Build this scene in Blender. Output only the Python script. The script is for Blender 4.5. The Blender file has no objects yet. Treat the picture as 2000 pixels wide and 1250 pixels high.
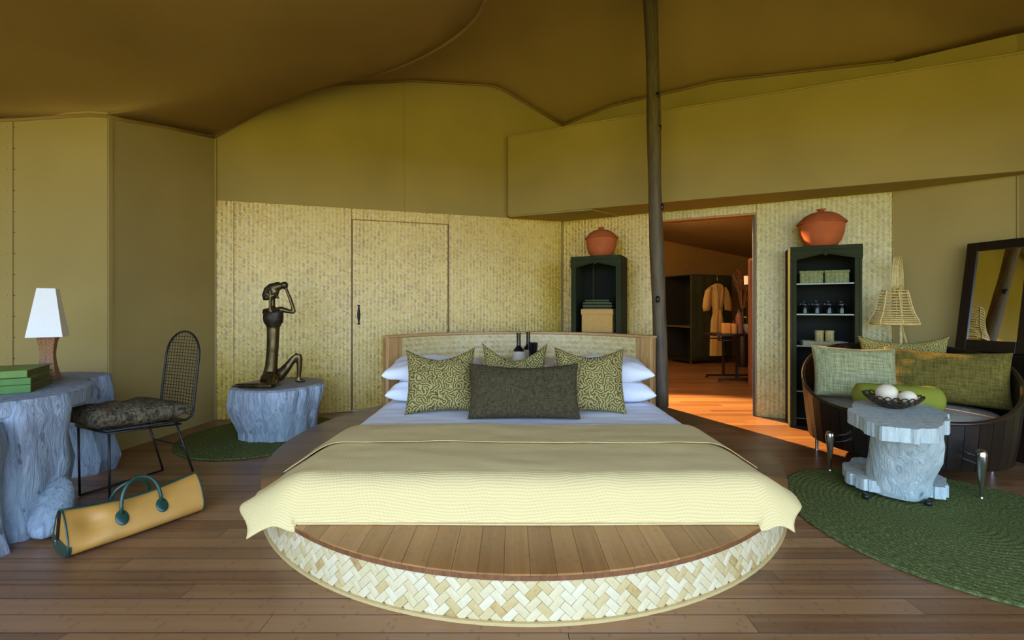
import bpy, bmesh, math, random
from math import sin, cos, pi, sqrt, atan2, hypot, floor
from mathutils import Vector, Matrix, Euler, noise
random.seed(7)
S = bpy.context.scene
COL = S.collection
D2R = pi / 180

# ------------------------------------------------------------------ camera
EYE = 1.17
F = 850.0
cam_d = bpy.data.cameras.new('camera')
cam_d.sensor_width = 36
cam_d.sensor_fit = 'HORIZONTAL'
cam_d.lens = 36 * F / 2000
cam_d.shift_y = -25 / 2000
cam_d.clip_start = 0.05
cam = bpy.data.objects.new('camera', cam_d)
cam.location = (0, 0, EYE)
cam.rotation_euler = (pi / 2, 0, 0)
COL.objects.link(cam)
S.camera = cam

# ------------------------------------------------------------------ sky, sun, exposure
W = bpy.data.worlds.new('world')
S.world = W
W.use_nodes = True
wn = W.node_tree
bg = wn.nodes['Background']
bg.inputs['Color'].default_value = (0.50, 0.68, 1.0, 1)
bg.inputs['Strength'].default_value = 1.5
sun_d = bpy.data.lights.new('sun', 'SUN')
sun_d.energy = 8
sun_d.color = (1.0, 0.86, 0.62)
sun_d.angle = 0.01
sun = bpy.data.objects.new('sun', sun_d)
sun.rotation_euler = Vector((0.55, -0.60, -0.58)).to_track_quat('-Z', 'Y').to_euler()
COL.objects.link(sun)
# low evening light from the window of the room behind, through the doorway
sp_d = bpy.data.lights.new('back_room_lamp', 'SPOT')
sp_d.energy = 3000
sp_d.color = (1.0, 0.55, 0.20)
sp_d.spot_size = 36 * D2R
sp_d.spot_blend = 0.3
sp_d.shadow_soft_size = 0.05
sp = bpy.data.objects.new('back_room_lamp', sp_d)
sp.location = (-0.22, 9.45, 3.30)
sp.rotation_euler = (Vector((2.5, 3.8, 0.8)) - Vector(sp.location)).to_track_quat('-Z', 'Y').to_euler()
COL.objects.link(sp)
rl_d = bpy.data.lights.new('back_room_fill', 'POINT')  # unseen warm fill light, added to brighten the back room
rl_d.energy = 15
rl_d.color = (1.0, 0.66, 0.32)
rl_d.shadow_soft_size = 0.15
rl = bpy.data.objects.new('back_room_fill', rl_d)
rl.location = (2.1, 7.6, 2.35)
COL.objects.link(rl)
S.view_settings.view_transform = 'Standard'
S.view_settings.look = 'None'
S.view_settings.gamma = 1
S.view_settings.use_curve_mapping = False
S.view_settings.exposure = 2.12
S.cycles.use_denoising = True
S.cycles.max_bounces = 10
S.cycles.diffuse_bounces = 6
S.cycles.glossy_bounces = 4
S.cycles.transmission_bounces = 6
S.cycles.sample_clamp_indirect = 6
S.cycles.caustics_reflective = False
S.cycles.caustics_refractive = False


def P(px, py, Y):
    return Vector(((px - 1000) / F * Y, Y, EYE - (py - 600) / F * Y))


def G(px, py, z=0.0):
    Y = (EYE - z) * F / (py - 600)
    return Vector(((px - 1000) / F * Y, Y, z))


# ------------------------------------------------------------------ mesh builder
class MB:
    def __init__(s):
        s.v, s.f, s.uv = [], [], {}

    def add(s, vs, fs):
        n = len(s.v)
        s.v += [Vector(p) for p in vs]
        s.f += [tuple(i + n for i in f) for f in fs]
        return s

    def box(s, c, d, rz=0, M=None):
        hx, hy, hz = d[0] / 2, d[1] / 2, d[2] / 2
        R = Matrix.Rotation(rz, 3, 'Z') if M is None else M
        vs = [R @ Vector((x * hx, y * hy, z * hz)) + Vector(c) for x, y, z in
              ((-1, -1, -1), (1, -1, -1), (1, 1, -1), (-1, 1, -1), (-1, -1, 1), (1, -1, 1), (1, 1, 1), (-1, 1, 1))]
        return s.add(vs, [(3, 2, 1, 0), (4, 5, 6, 7), (0, 1, 5, 4), (1, 2, 6, 5), (2, 3, 7, 6), (3, 0, 4, 7)])

    def lohi(s, lo, hi):
        return s.box([(a + b) / 2 for a, b in zip(lo, hi)], [b - a for a, b in zip(lo, hi)])

    def prism(s, poly, z0, z1):
        n = len(poly)
        g0 = z0 if callable(z0) else (lambda x, y: z0)
        g1 = z1 if callable(z1) else (lambda x, y: z1)
        vs = [(x, y, g0(x, y)) for x, y in poly] + [(x, y, g1(x, y)) for x, y in poly]
        a = sum(poly[i][0] * poly[(i + 1) % n][1] - poly[(i + 1) % n][0] * poly[i][1] for i in range(n))
        fs = [tuple(range(n - 1, -1, -1)), tuple(range(n, 2 * n))] + [(i, (i + 1) % n, n + (i + 1) % n, n + i) for i in range(n)]
        if a < 0:
            fs = [tuple(reversed(f)) for f in fs]
        return s.add(vs, fs)

    def tube(s, pts, r, n=8, closed=False, flat=None):
        pts = [Vector(p) for p in pts]
        m = len(pts)
        rs = r if isinstance(r, (list, tuple)) else [r] * m
        tan = []
        for i in range(m):
            if closed:
                t = pts[(i + 1) % m] - pts[i - 1]
            else:
                t = pts[min(i + 1, m - 1)] - pts[max(i - 1, 0)]
            tan.append(t.normalized() if t.length > 1e-9 else Vector((0, 0, 1)))
        u = tan[0].orthogonal().normalized() if flat is None else (Vector(flat) - tan[0] * tan[0].dot(Vector(flat))).normalized()
        vs, fs = [], []
        for i in range(m):
            if flat is None:
                u = (u - tan[i] * u.dot(tan[i]))
                u = u.normalized() if u.length > 1e-6 else tan[i].orthogonal().normalized()
            else:
                u = (Vector(flat) - tan[i] * tan[i].dot(Vector(flat))).normalized()
            w = tan[i].cross(u)
            ra = rs[i] if isinstance(rs[i], (tuple, list)) else (rs[i], rs[i])
            for k in range(n):
                a = 2 * pi * k / n + (pi / n if flat is not None and n == 4 else 0)
                vs.append(pts[i] + u * (cos(a) * ra[0]) + w * (sin(a) * ra[1]))
        for i in range(m if closed else m - 1):
            j = (i + 1) % m
            for k in range(n):
                l = (k + 1) % n
                fs.append((i * n + k, i * n + l, j * n + l, j * n + k))
        if not closed:
            fs.append(tuple(range(n - 1, -1, -1)))
            fs.append(tuple((m - 1) * n + k for k in range(n)))
        return s.add(vs, fs)

    def lathe(s, prof, n=32, c=(0, 0, 0), cap=True):
        vs, fs = [], []
        m = len(prof)
        for r, z in prof:
            for k in range(n):
                a = 2 * pi * k / n
                vs.append((c[0] + r * cos(a), c[1] + r * sin(a), c[2] + z))
        for i in range(m - 1):
            for k in range(n):
                l = (k + 1) % n
                fs.append((i * n + k, i * n + l, (i + 1) * n + l, (i + 1) * n + k))
        if cap:
            if prof[0][0] > 1e-6:
                fs.append(tuple(range(n - 1, -1, -1)))
            if prof[-1][0] > 1e-6:
                fs.append(tuple((m - 1) * n + k for k in range(n)))
        return s.add(vs, fs)

    def ell(s, c, r, nu=20, nv=12, M=None):
        if not isinstance(r, (tuple, list)):
            r = (r, r, r)
        vs, fs = [], []
        for i in range(nv + 1):
            t = pi * i / nv
            for k in range(nu):
                a = 2 * pi * k / nu
                p = Vector((r[0] * sin(t) * cos(a), r[1] * sin(t) * sin(a), -r[2] * cos(t)))
                if M is not None:
                    p = M @ p
                vs.append(p + Vector(c))
        for i in range(nv):
            for k in range(nu):
                l = (k + 1) % nu
                fs.append((i * nu + k, i * nu + l, (i + 1) * nu + l, (i + 1) * nu + k))
        return s.add(vs, fs)

    def torus(s, c, R, r, nR=20, nr=6, M=None):
        pts = []
        for i in range(nR):
            a = 2 * pi * i / nR
            p = Vector((R * cos(a), R * sin(a), 0))
            if M is not None:
                p = M @ p
            pts.append(p + Vector(c))
        return s.tube(pts, r, nr, closed=True)

    def grid(s, fn, nu, nv, wrap=False, flip=False):
        vs = [fn(i / nu, j / nv) for j in range(nv + 1) for i in range(nu if wrap else nu + 1)]
        w = nu if wrap else nu + 1
        fs = []
        for j in range(nv):
            for i in range(nu):
                k = (i + 1) % w if wrap else i + 1
                q = (j * w + i, j * w + k, (j + 1) * w + k, (j + 1) * w + i)
                fs.append(tuple(reversed(q)) if flip else q)
        return s.add(vs, fs)

    def sheet(s, fn, nu, nv, th, nrm=None):
        """a surface fn(u,v) given thickness th along its normal (or nrm), closed"""
        A = [[Vector(fn(i / nu, j / nv)) for i in range(nu + 1)] for j in range(nv + 1)]
        B = []
        for j in range(nv + 1):
            row = []
            for i in range(nu + 1):
                if nrm is None:
                    du = A[j][min(i + 1, nu)] - A[j][max(i - 1, 0)]
                    dv = A[min(j + 1, nv)][i] - A[max(j - 1, 0)][i]
                    k = du.cross(dv)
                    k = k.normalized() if k.length > 1e-12 else Vector((0, 0, 1))
                else:
                    k = Vector(nrm)
                row.append(A[j][i] - k * th)
            B.append(row)
        w = nu + 1
        n0 = w * (nv + 1)
        vs = [p for r in A for p in r] + [p for r in B for p in r]
        fs = []
        for j in range(nv):
            for i in range(nu):
                q = (j * w + i, j * w + i + 1, (j + 1) * w + i + 1, (j + 1) * w + i)
                fs.append(q)
                fs.append(tuple(x + n0 for x in reversed(q)))
        for i in range(nu):
            fs.append((i + 1, i, n0 + i, n0 + i + 1))
            b = nv * w
            fs.append((b + i, b + i + 1, n0 + b + i + 1, n0 + b + i))
        for j in range(nv):
            fs.append((j * w, (j + 1) * w, n0 + (j + 1) * w, n0 + j * w))
            e = nu
            fs.append(((j + 1) * w + e, j * w + e, n0 + j * w + e, n0 + (j + 1) * w + e))
        return s.add(vs, fs)

    def map(s, fn):
        s.v = [Vector(fn(p)) for p in s.v]
        return s

    def xf(s, M):
        s.v = [M @ p for p in s.v]
        return s

    def mesh(s, name, off=None):
        me = bpy.data.meshes.new(name)
        me.from_pydata([tuple(p - off) if off is not None else tuple(p) for p in s.v], [], s.f)
        me.validate()
        me.update()
        return me


def root_loc(o):
    p = Vector((0, 0, 0))
    while o is not None:
        p = p + Vector(o.location)
        o = o.parent
    return p


def obj(name, mb, m, parent=None, smooth=False, bevel=0, world=False, kind=None, label=None, sub=0, uvf=None):
    off = root_loc(parent) if (world and parent is not None) else None
    me = mb if isinstance(mb, bpy.types.Mesh) else mb.mesh(name, off)
    if m is not None:
        me.materials.append(m)
    if smooth:
        for p in me.polygons:
            p.use_smooth = True
        if smooth == 'auto':
            me.set_sharp_from_angle(angle=40 * D2R)
    if uvf:
        uv = me.uv_layers.new(name='UVMap')
        for lp in me.loops:
            uv.data[lp.index].uv = uvf(me.vertices[lp.vertex_index].co)
    o = bpy.data.objects.new(name, me)
    COL.objects.link(o)
    if parent is not None:
        o.parent = parent
    if bevel:
        b = o.modifiers.new('bevel', 'BEVEL')
        b.width = bevel
        b.segments = 2
        b.limit_method = 'ANGLE'
    if sub:
        b = o.modifiers.new('subd', 'SUBSURF')
        b.levels = b.render_levels = sub
    if kind:
        o['kind'] = kind
    if label:
        o['label'] = label
    return o


def tag(o, label, cat, group=None):
    o['label'] = label
    o['category'] = cat
    if group:
        o['group'] = group
    return o


def thing(name, label, cat, loc=(0, 0, 0), rz=0, group=None, rot=None):
    o = bpy.data.objects.new(name, None)
    o.empty_display_size = 0.05
    COL.objects.link(o)
    o.location = loc
    o.rotation_euler = rot if rot is not None else (0, 0, rz)
    return tag(o, label, cat, group)


def copy_tree(o, parent=None):
    c = o.copy()
    COL.objects.link(c)
    if parent is not None:
        c.parent = parent
    for ch in list(o.children):
        copy_tree(ch, c)
    return c


def structure(o):
    o['kind'] = 'structure'
    return o


def fuse(mb, voxel, smooth=4):
    """one continuous skin over overlapping volumes"""
    me = mb.mesh('tmp')
    o = bpy.data.objects.new('tmp', me)
    COL.objects.link(o)
    r = o.modifiers.new('r', 'REMESH')
    r.mode = 'VOXEL'
    r.voxel_size = voxel
    if smooth:
        sm = o.modifiers.new('s', 'SMOOTH')
        sm.iterations = smooth
        sm.factor = 0.5
    dg = bpy.context.evaluated_depsgraph_get()
    out = bpy.data.meshes.new_from_object(o.evaluated_get(dg))
    bpy.data.objects.remove(o)
    return out


def clip_half(poly, a, b, c):
    """keep a*x+b*y<=c"""
    out = []
    n = len(poly)
    for i in range(n):
        p, q = poly[i], poly[(i + 1) % n]
        dp, dq = a * p[0] + b * p[1] - c, a * q[0] + b * q[1] - c
        if dp <= 0:
            out.append(p)
        if (dp < 0) != (dq < 0) and abs(dp - dq) > 1e-12:
            t = dp / (dp - dq)
            out.append((p[0] + (q[0] - p[0]) * t, p[1] + (q[1] - p[1]) * t))
    res = []
    for p in out:
        if not res or hypot(p[0] - res[-1][0], p[1] - res[-1][1]) > 1e-5:
            res.append(p)
    if len(res) > 1 and hypot(res[0][0] - res[-1][0], res[0][1] - res[-1][1]) < 1e-5:
        res.pop()
    return res


def clip_circle(poly, cx, cy, r, n=72):
    for k in range(n):
        a = 2 * pi * k / n
        poly = clip_half(poly, cos(a), sin(a), r + cx * cos(a) + cy * sin(a))
        if len(poly) < 3:
            return []
    return poly


# ------------------------------------------------------------------ materials
def lin(r, g, b):
    f = lambda c: (c / 255 / 12.92) if c / 255 <= 0.04045 else ((c / 255 + 0.055) / 1.055) ** 2.4
    return (f(r), f(g), f(b), 1)


class N:
    """tiny node-graph helper"""

    def __init__(s, name, rough=0.6, metal=0.0, spec=0.5):
        s.m = bpy.data.materials.new(name)
        s.m.use_nodes = True
        s.t = s.m.node_tree
        s.b = s.t.nodes['Principled BSDF']
        s.b.inputs['Roughness'].default_value = rough
        s.b.inputs['Metallic'].default_value = metal
        s.b.inputs['Specular IOR Level'].default_value = spec

    def node(s, typ, **kw):
        n = s.t.nodes.new(typ)
        for k, v in kw.items():
            if hasattr(n, k):
                setattr(n, k, v)
        return n

    def link(s, a, b):
        s.t.links.new(a, b)
        return s

    def set(s, sock, v):
        if isinstance(v, bpy.types.NodeSocket):
            s.t.links.new(v, sock)
        else:
            sock.default_value = v

    def co(s, kind='Object'):
        return s.node('ShaderNodeTexCoord').outputs[kind]

    def mapping(s, vec, scale=(1, 1, 1), rot=(0, 0, 0), loc=(0, 0, 0)):
        n = s.node('ShaderNodeMapping')
        s.link(vec, n.inputs['Vector'])
        n.inputs['Scale'].default_value = scale
        n.inputs['Rotation'].default_value = rot
        n.inputs['Location'].default_value = loc
        return n.outputs[0]

    def math(s, op, a, b=None, c=None):
        n = s.node('ShaderNodeMath', operation=op)
        s.set(n.inputs[0], a)
        if b is not None:
            s.set(n.inputs[1], b)
        if c is not None:
            s.set(n.inputs[2], c)
        return n.outputs[0]

    def xyz(s, vec):
        n = s.node('ShaderNodeSeparateXYZ')
        s.link(vec, n.inputs[0])
        return n.outputs

    def comb(s, x, y, z):
        n = s.node('ShaderNodeCombineXYZ')
        for i, v in enumerate((x, y, z)):
            s.set(n.inputs[i], v)
        return n.outputs[0]

    def noise(s, vec, scale=5, detail=3, rough=0.5, dist=0, out='Fac'):
        n = s.node('ShaderNodeTexNoise')
        s.link(vec, n.inputs['Vector'])
        n.inputs['Scale'].default_value = scale
        n.inputs['Detail'].default_value = detail
        n.inputs['Roughness'].default_value = rough
        n.inputs['Distortion'].default_value = dist
        return n.outputs[out]

    def white(s, vec):
        n = s.node('ShaderNodeTexWhiteNoise', noise_dimensions='3D')
        s.link(vec, n.inputs['Vector'])
        return n.outputs['Value']

    def ramp(s, fac, stops, interp='LINEAR'):
        n = s.node('ShaderNodeValToRGB')
        s.set(n.inputs[0], fac)
        cr = n.color_ramp
        cr.interpolation = interp
        while len(cr.elements) < len(stops):
            cr.elements.new(0.5)
        for e, (p, c) in zip(cr.elements, stops):
            e.position = p
            e.color = c if len(c) == 4 else (*c, 1)
        return n.outputs[0]

    def mix(s, fac, a, b, mode='MIX'):
        n = s.node('ShaderNodeMix', data_type='RGBA', blend_type=mode)
        s.set(n.inputs[0], fac)
        s.set(n.inputs[6], a)
        s.set(n.inputs[7], b)
        return n.outputs[2]

    def mixf(s, fac, a, b):
        n = s.node('ShaderNodeMix', data_type='FLOAT')
        s.set(n.inputs[0], fac)
        s.set(n.inputs[2], a)
        s.set(n.inputs[3], b)
        return n.outputs[0]

    def bump(s, h, strength=0.3, dist=0.01):
        n = s.node('ShaderNodeBump')
        s.set(n.inputs['Height'], h)
        n.inputs['Strength'].default_value = strength
        n.inputs['Distance'].default_value = dist
        s.link(n.outputs[0], s.b.inputs['Normal'])

    def col(s, c):
        s.set(s.b.inputs['Base Color'], c)
        return s

    def rough(s, r):
        s.set(s.b.inputs['Roughness'], r)


def cloth(name, c1, c2, weave=500, rough=0.9, low=3, bump=0.15):
    n = N(name, rough, spec=0.2)
    v = n.co()
    a = n.noise(v, low, 3)
    b = n.noise(v, weave, 1)
    f = n.mixf(0.45, a, b)
    n.col(n.ramp(f, [(0.3, c1), (0.7, c2)]))
    n.bump(n.noise(v, weave, 1), bump, 0.002)
    return n.m


def plain(name, c, rough=0.5, metal=0.0, var=0.12, scale=30, bump=0.05, spec=0.5):
    n = N(name, rough, metal, spec)
    v = n.co()
    f = n.noise(v, scale, 4)
    lo = tuple(x * (1 - var) for x in c[:3]) + (1,)
    hi = tuple(min(1, x * (1 + var)) for x in c[:3]) + (1,)
    n.col(n.ramp(f, [(0.3, lo), (0.7, hi)]))
    if bump:
        n.bump(f, bump, 0.005)
    return n.m


def woven_mat(name, s=0.022, stops=None, coord='Object', axes='xz', rough=0.42, blotch=1.2, rows=False):
    """2/2 twill of bamboo strips laid at 45 degrees"""
    n = N(name, rough, spec=0.7)
    v = n.co(coord)
    o = n.xyz(v)
    x, z = o[0], o[2] if axes == 'xz' else o[1]
    k = 1 / (s * sqrt(2))
    wob = n.noise(v, 1.6, 1)
    a = n.math('MULTIPLY', n.math('ADD', n.math('ADD', x, z), n.math('MULTIPLY', wob, 0.02)), k)
    b = n.math('MULTIPLY', n.math('SUBTRACT', z, x), k)
    ia, ib = n.math('FLOOR', a), n.math('FLOOR', b)
    d = n.math('ADD', n.math('ADD' if rows else 'SUBTRACT', ia, ib), 4000)
    m = n.math('MODULO', d, 4)
    kk = n.math('FLOOR', n.math('DIVIDE', d, 4))
    over = n.math('LESS_THAN', m, 1.5)
    fa, fb = n.math('FRACT', a), n.math('FRACT', b)
    cross = n.mixf(over, fa, fb)
    prof = n.math('SINE', n.math('MULTIPLY', cross, pi))
    idv = n.comb(n.mixf(over, ia, ib), kk, over)
    rnd = n.white(idv)
    big = n.noise(v, blotch, 3, 0.6)
    f = n.math('ADD', n.math('ADD', n.math('MULTIPLY', rnd, 0.42), n.math('MULTIPLY', over, 0.22)), n.math('MULTIPLY', big, 0.5))
    stops = stops or [(0.2, (0.34, 0.19, 0.022)), (0.4, (0.64, 0.42, 0.055)), (0.62, (0.79, 0.565, 0.10)), (0.88, (0.88, 0.70, 0.22))]
    c = n.ramp(f, stops)
    edge = n.ramp(prof, [(0.0, (0.55, 0.5, 0.42)), (0.35, (1, 1, 1))])
    c = n.mix(1.0, c, edge, 'MULTIPLY')
    n.col(c)
    fl = n.mixf(over, fb, fa)
    h = n.math('ADD', n.math('MULTIPLY', prof, 0.6), n.math('MULTIPLY', over, 0.25))
    n.bump(h, 0.4, 0.003)
    return n.m


M = {}
# canvas of the tent: plain khaki cloth
def canvas(name, c, var=0.10):
    n = N(name, 0.92, spec=0.15)
    v = n.co()
    a = n.noise(v, 1.1, 2)
    lo = tuple(x * (1 - var) for x in c) + (1,)
    hi = tuple(x * (1 + var) for x in c) + (1,)
    n.col(n.ramp(a, [(0.3, lo), (0.7, hi)]))
    n.bump(n.noise(v, 900, 1), 0.08, 0.001)
    return n.m


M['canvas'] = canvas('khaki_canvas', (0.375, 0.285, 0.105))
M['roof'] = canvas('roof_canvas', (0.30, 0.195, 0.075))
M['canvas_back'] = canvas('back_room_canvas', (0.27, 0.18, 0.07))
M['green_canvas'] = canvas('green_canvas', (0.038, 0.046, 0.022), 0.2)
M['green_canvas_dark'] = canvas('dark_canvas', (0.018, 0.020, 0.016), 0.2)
M['woven'] = woven_mat('woven_bamboo', s=0.0145, rough=0.24)
M['woven_green'] = woven_mat('woven_bamboo_greenish', s=0.0145, rough=0.28, stops=[(0.15, (0.27, 0.20, 0.035)), (0.35, (0.48, 0.39, 0.075)), (0.6, (0.62, 0.51, 0.12)), (0.85, (0.72, 0.61, 0.22))])
M['woven_head'] = woven_mat('woven_headboard', s=0.019, rows=True, coord='UV', axes='xy', stops=[(0.15, (0.42, 0.29, 0.09)), (0.35, (0.66, 0.50, 0.19)), (0.6, (0.74, 0.60, 0.27)), (0.85, (0.80, 0.70, 0.40))])


def strip_mat():
    n = N('bamboo_strip', 0.40)
    v = n.co()
    rnd = n.node('ShaderNodeObjectInfo').outputs['Random']
    at = n.node('ShaderNodeAttribute', attribute_name='shade').outputs['Fac']
    f = n.noise(v, 60, 3)
    f = n.math('ADD', n.math('MULTIPLY', at, 0.8), n.math('MULTIPLY', f, 0.25))
    n.col(n.ramp(f, [(0.05, (0.22, 0.11, 0.035)), (0.2, (0.52, 0.36, 0.13)), (0.42, (0.58, 0.45, 0.20)), (0.7, (0.66, 0.55, 0.30)), (1.0, (0.72, 0.63, 0.41))]))
    n.bump(n.noise(v, 200, 2), 0.1, 0.002)
    return n.m


M['strip'] = strip_mat()

PW, PL = 0.092, 1.8


def floor_mat():
    n = N('bamboo_floor', 0.30)
    v = n.co()
    o = n.xyz(v)
    row = n.math('FLOOR', n.math('DIVIDE', o[1], PW))
    off = n.math('MULTIPLY', n.math('FRACT', n.math('ADD', n.math('MULTIPLY', row, 0.618), 100)), PL)
    sx = n.math('DIVIDE', n.math('ADD', o[0], off), PL)
    seg = n.math('FLOOR', sx)
    rnd = n.white(n.comb(row, seg, 3))
    # bamboo slivers inside a plank
    sl = n.math('FLOOR', n.math('DIVIDE', o[1], PW / 5))
    rs = n.white(n.comb(sl, seg, 7))
    streak = n.noise(n.mapping(v, (3, 90, 1)), 2, 4)
    f = n.math('ADD', n.math('ADD', n.math('MULTIPLY', rnd, 0.42), n.math('MULTIPLY', rs, 0.2)), n.math('MULTIPLY', streak, 0.45))
    c = n.ramp(f, [(0.2, (0.13, 0.060, 0.025)), (0.5, (0.225, 0.112, 0.046)), (0.85, (0.34, 0.18, 0.078))])
    # knuckles
    kx = n.math('FRACT', n.math('ADD', n.math('MULTIPLY', o[0], 3.1), n.math('MULTIPLY', rs, 9)))
    kn = n.math('LESS_THAN', n.math('ABSOLUTE', n.math('SUBTRACT', kx, 0.5)), n.math('MULTIPLY', streak, 0.035))
    c = n.mix(n.math('MULTIPLY', kn, 0.30), c, (0.04, 0.018, 0.008, 1))
    fy = n.math('FRACT', n.math('DIVIDE', o[1], PW))
    e = n.math('LESS_THAN', n.math('ABSOLUTE', n.math('SUBTRACT', fy, 0.5)), 0.48)
    c = n.mix(e, (0.03, 0.015, 0.008, 1), c)
    n.col(c)
    n.rough(n.mixf(streak, 0.26, 0.42))
    n.bump(streak, 0.05, 0.002)
    return n.m


M['floor'] = floor_mat()


def plank_mat(name, c0, c1, c2, axis=1, w=0.095, rough=0.3):
    n = N(name, rough)
    v = n.co()
    o = n.xyz(v)
    cr, al = (o[0], o[1]) if axis == 1 else (o[1], o[0])
    sl = n.math('FLOOR', n.math('DIVIDE', cr, w / 5))
    rs = n.white(n.comb(sl, 1, 7))
    rp = n.node('ShaderNodeObjectInfo').outputs['Random']
    sc = (90, 3, 3) if axis == 1 else (3, 90, 3)
    st = n.noise(n.mapping(v, sc), 2, 4)
    f = n.math('ADD', n.math('ADD', n.math('MULTIPLY', rp, 0.45), n.math('MULTIPLY', rs, 0.2)), n.math('MULTIPLY', st, 0.4))
    c = n.ramp(f, [(0.15, c0), (0.5, c1), (0.9, c2)])
    kx = n.math('FRACT', n.math('ADD', n.math('MULTIPLY', al, 3.1), n.math('MULTIPLY', rs, 9)))
    kn = n.math('LESS_THAN', n.math('ABSOLUTE', n.math('SUBTRACT', kx, 0.5)), 0.03)
    c = n.mix(n.math('MULTIPLY', kn, 0.16), c, tuple(x * 0.4 for x in c0[:3]) + (1,))
    n.col(c)
    n.bump(st, 0.04, 0.002)
    return n.m


M['platform'] = plank_mat('platform_bamboo', (0.22, 0.095, 0.028), (0.34, 0.16, 0.05), (0.45, 0.23, 0.08))
M['platform_side'] = plank_mat('platform_bamboo_side', (0.12, 0.065, 0.025), (0.17, 0.095, 0.04), (0.23, 0.13, 0.055), axis=0)


def wood(name, c1, c2, axis='z', scale=1.0, rough=0.45):
    n = N(name, rough)
    sc = {'z': (14, 14, 1.2), 'x': (1.2, 14, 14), 'y': (14, 1.2, 14)}[axis]
    v = n.mapping(n.co(), tuple(x * scale for x in sc))
    f = n.noise(v, 4, 5, 0.6, 0.6)
    n.col(n.ramp(f, [(0.3, c1), (0.7, c2)]))
    n.bump(f, 0.08, 0.003)
    return n.m


M['blond'] = wood('blond_wood', (0.50, 0.27, 0.09, 1), (0.64, 0.39, 0.16, 1))
M['blond_x'] = wood('blond_wood_cap', (0.48, 0.27, 0.10, 1), (0.62, 0.40, 0.18, 1), 'x')
M['rim_wood'] = wood('platform_rim', (0.13, 0.05, 0.018, 1), (0.24, 0.10, 0.035, 1))
M['orange_wood'] = wood('door_trim_wood', (0.42, 0.17, 0.05, 1), (0.58, 0.27, 0.08, 1))
M['dark_wood'] = wood('dark_wood', (0.006, 0.004, 0.003, 1), (0.018, 0.011, 0.007, 1), rough=0.35)
M['dark_rim'] = plain('dark_rim', (0.02, 0.012, 0.008), 0.25)
M['pole'] = wood('pole_wood', (0.055, 0.040, 0.025, 1), (0.16, 0.115, 0.06, 1), 'z', 0.8, 0.6)
M['carved'] = wood('carved_wood', (0.16, 0.06, 0.028, 1), (0.27, 0.12, 0.06, 1), 'z', 3, 0.5)


def stump_mat(name, c1, c2, c3, teal=(0.30, 0.44, 0.47, 1)):
    n = N(name, 0.75, spec=0.25)
    v = n.co()
    g = n.noise(n.mapping(v, (9, 9, 1.6)), 3, 6, 0.65, 1.2)
    b = n.noise(v, 2.2, 3)
    c = n.ramp(g, [(0.22, c1), (0.45, c2), (0.72, c3)])
    c = n.mix(n.math('MULTIPLY', n.ramp(b, [(0.45, (0, 0, 0)), (0.7, (1, 1, 1))]), 0.5), c, teal)
    sp = n.noise(n.mapping(v, (1, 1, 0.5)), 22, 2)
    dk = n.ramp(sp, [(0.67, (0, 0, 0)), (0.72, (1, 1, 1))])
    c = n.mix(n.math('MULTIPLY', dk, 0.7), c, (0.10, 0.11, 0.13, 1))
    n.col(c)
    n.bump(g, 0.8, 0.025)
    return n.m


M['stump'] = stump_mat('weathered_stump', (0.15, 0.18, 0.23), (0.36, 0.43, 0.51), (0.62, 0.67, 0.73))
M['stump_desk'] = stump_mat('weathered_desk', (0.13, 0.16, 0.20), (0.26, 0.31, 0.38), (0.40, 0.46, 0.53))
M['stump_table'] = stump_mat('bleached_log', (0.30, 0.35, 0.33), (0.50, 0.58, 0.54), (0.66, 0.71, 0.64), (0.30, 0.52, 0.52, 1))
M['stump_top'] = plain('sawn_top', (0.26, 0.27, 0.29), 0.7, scale=9, var=0.2)
M['bronze'] = plain('bronze', (0.11, 0.082, 0.035), 0.36, 0.85, 0.5, 14, 0.15)
M['bronze_dark'] = plain('bronze_dark', (0.045, 0.034, 0.022), 0.5, 0.7, 0.5, 30, 0.5)
M['iron'] = plain('black_iron', (0.012, 0.012, 0.013), 0.45, 0.3, bump=0)
M['chrome'] = plain('brushed_steel', (0.62, 0.62, 0.60), 0.18, 1.0, 0.05, bump=0)
M['terracotta'] = plain('terracotta', (0.52, 0.135, 0.045), 0.8, var=0.12, scale=9, bump=0.08, spec=0.2)
M['white'] = plain('white_linen', (0.85, 0.88, 0.94), 0.8, var=0.03, scale=200, spec=0.2)
M['shade'] = plain('white_shade', (0.86, 0.86, 0.85), 0.8, var=0.02, scale=100, spec=0.2)
M['mirror'] = plain('mirror_glass', (0.82, 0.84, 0.80), 0.015, 1.0, 0.0, bump=0)
M['black_glass'] = plain('black_glass', (0.006, 0.006, 0.008), 0.08, var=0.05, bump=0)
M['pale_ceramic'] = plain('pale_ceramic', (0.60, 0.53, 0.38), 0.6, var=0.12, scale=60)
M['tan_card'] = plain('tan_card', (0.62, 0.36, 0.095), 0.7, var=0.05)
M['green_leather_box'] = plain('green_box', (0.085, 0.11, 0.035), 0.6)
M['green_book'] = plain('green_book', (0.055, 0.16, 0.018), 0.5, var=0.1)
M['green_book_light'] = plain('light_green_book', (0.10, 0.19, 0.022), 0.5, var=0.1)
M['pages'] = plain('page_edges', (0.13, 0.095, 0.035), 0.8, var=0.35, scale=80)
M['tan_leather'] = plain('tan_leather', (0.50, 0.255, 0.05), 0.45, var=0.10, scale=6, bump=0.06)
M['green_leather'] = plain('green_leather', (0.012, 0.052, 0.036), 0.32, var=0.2, bump=0.05)
M['rattan'] = plain('rattan', (0.76, 0.58, 0.22), 0.5, var=0.2, scale=40)
M['rattan_band'] = plain('rattan_band', (0.60, 0.50, 0.20), 0.5, var=0.2, scale=25)
M['ivory'] = plain('ivory_ball', (0.78, 0.68, 0.47), 0.6, var=0.06, scale=12)
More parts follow.
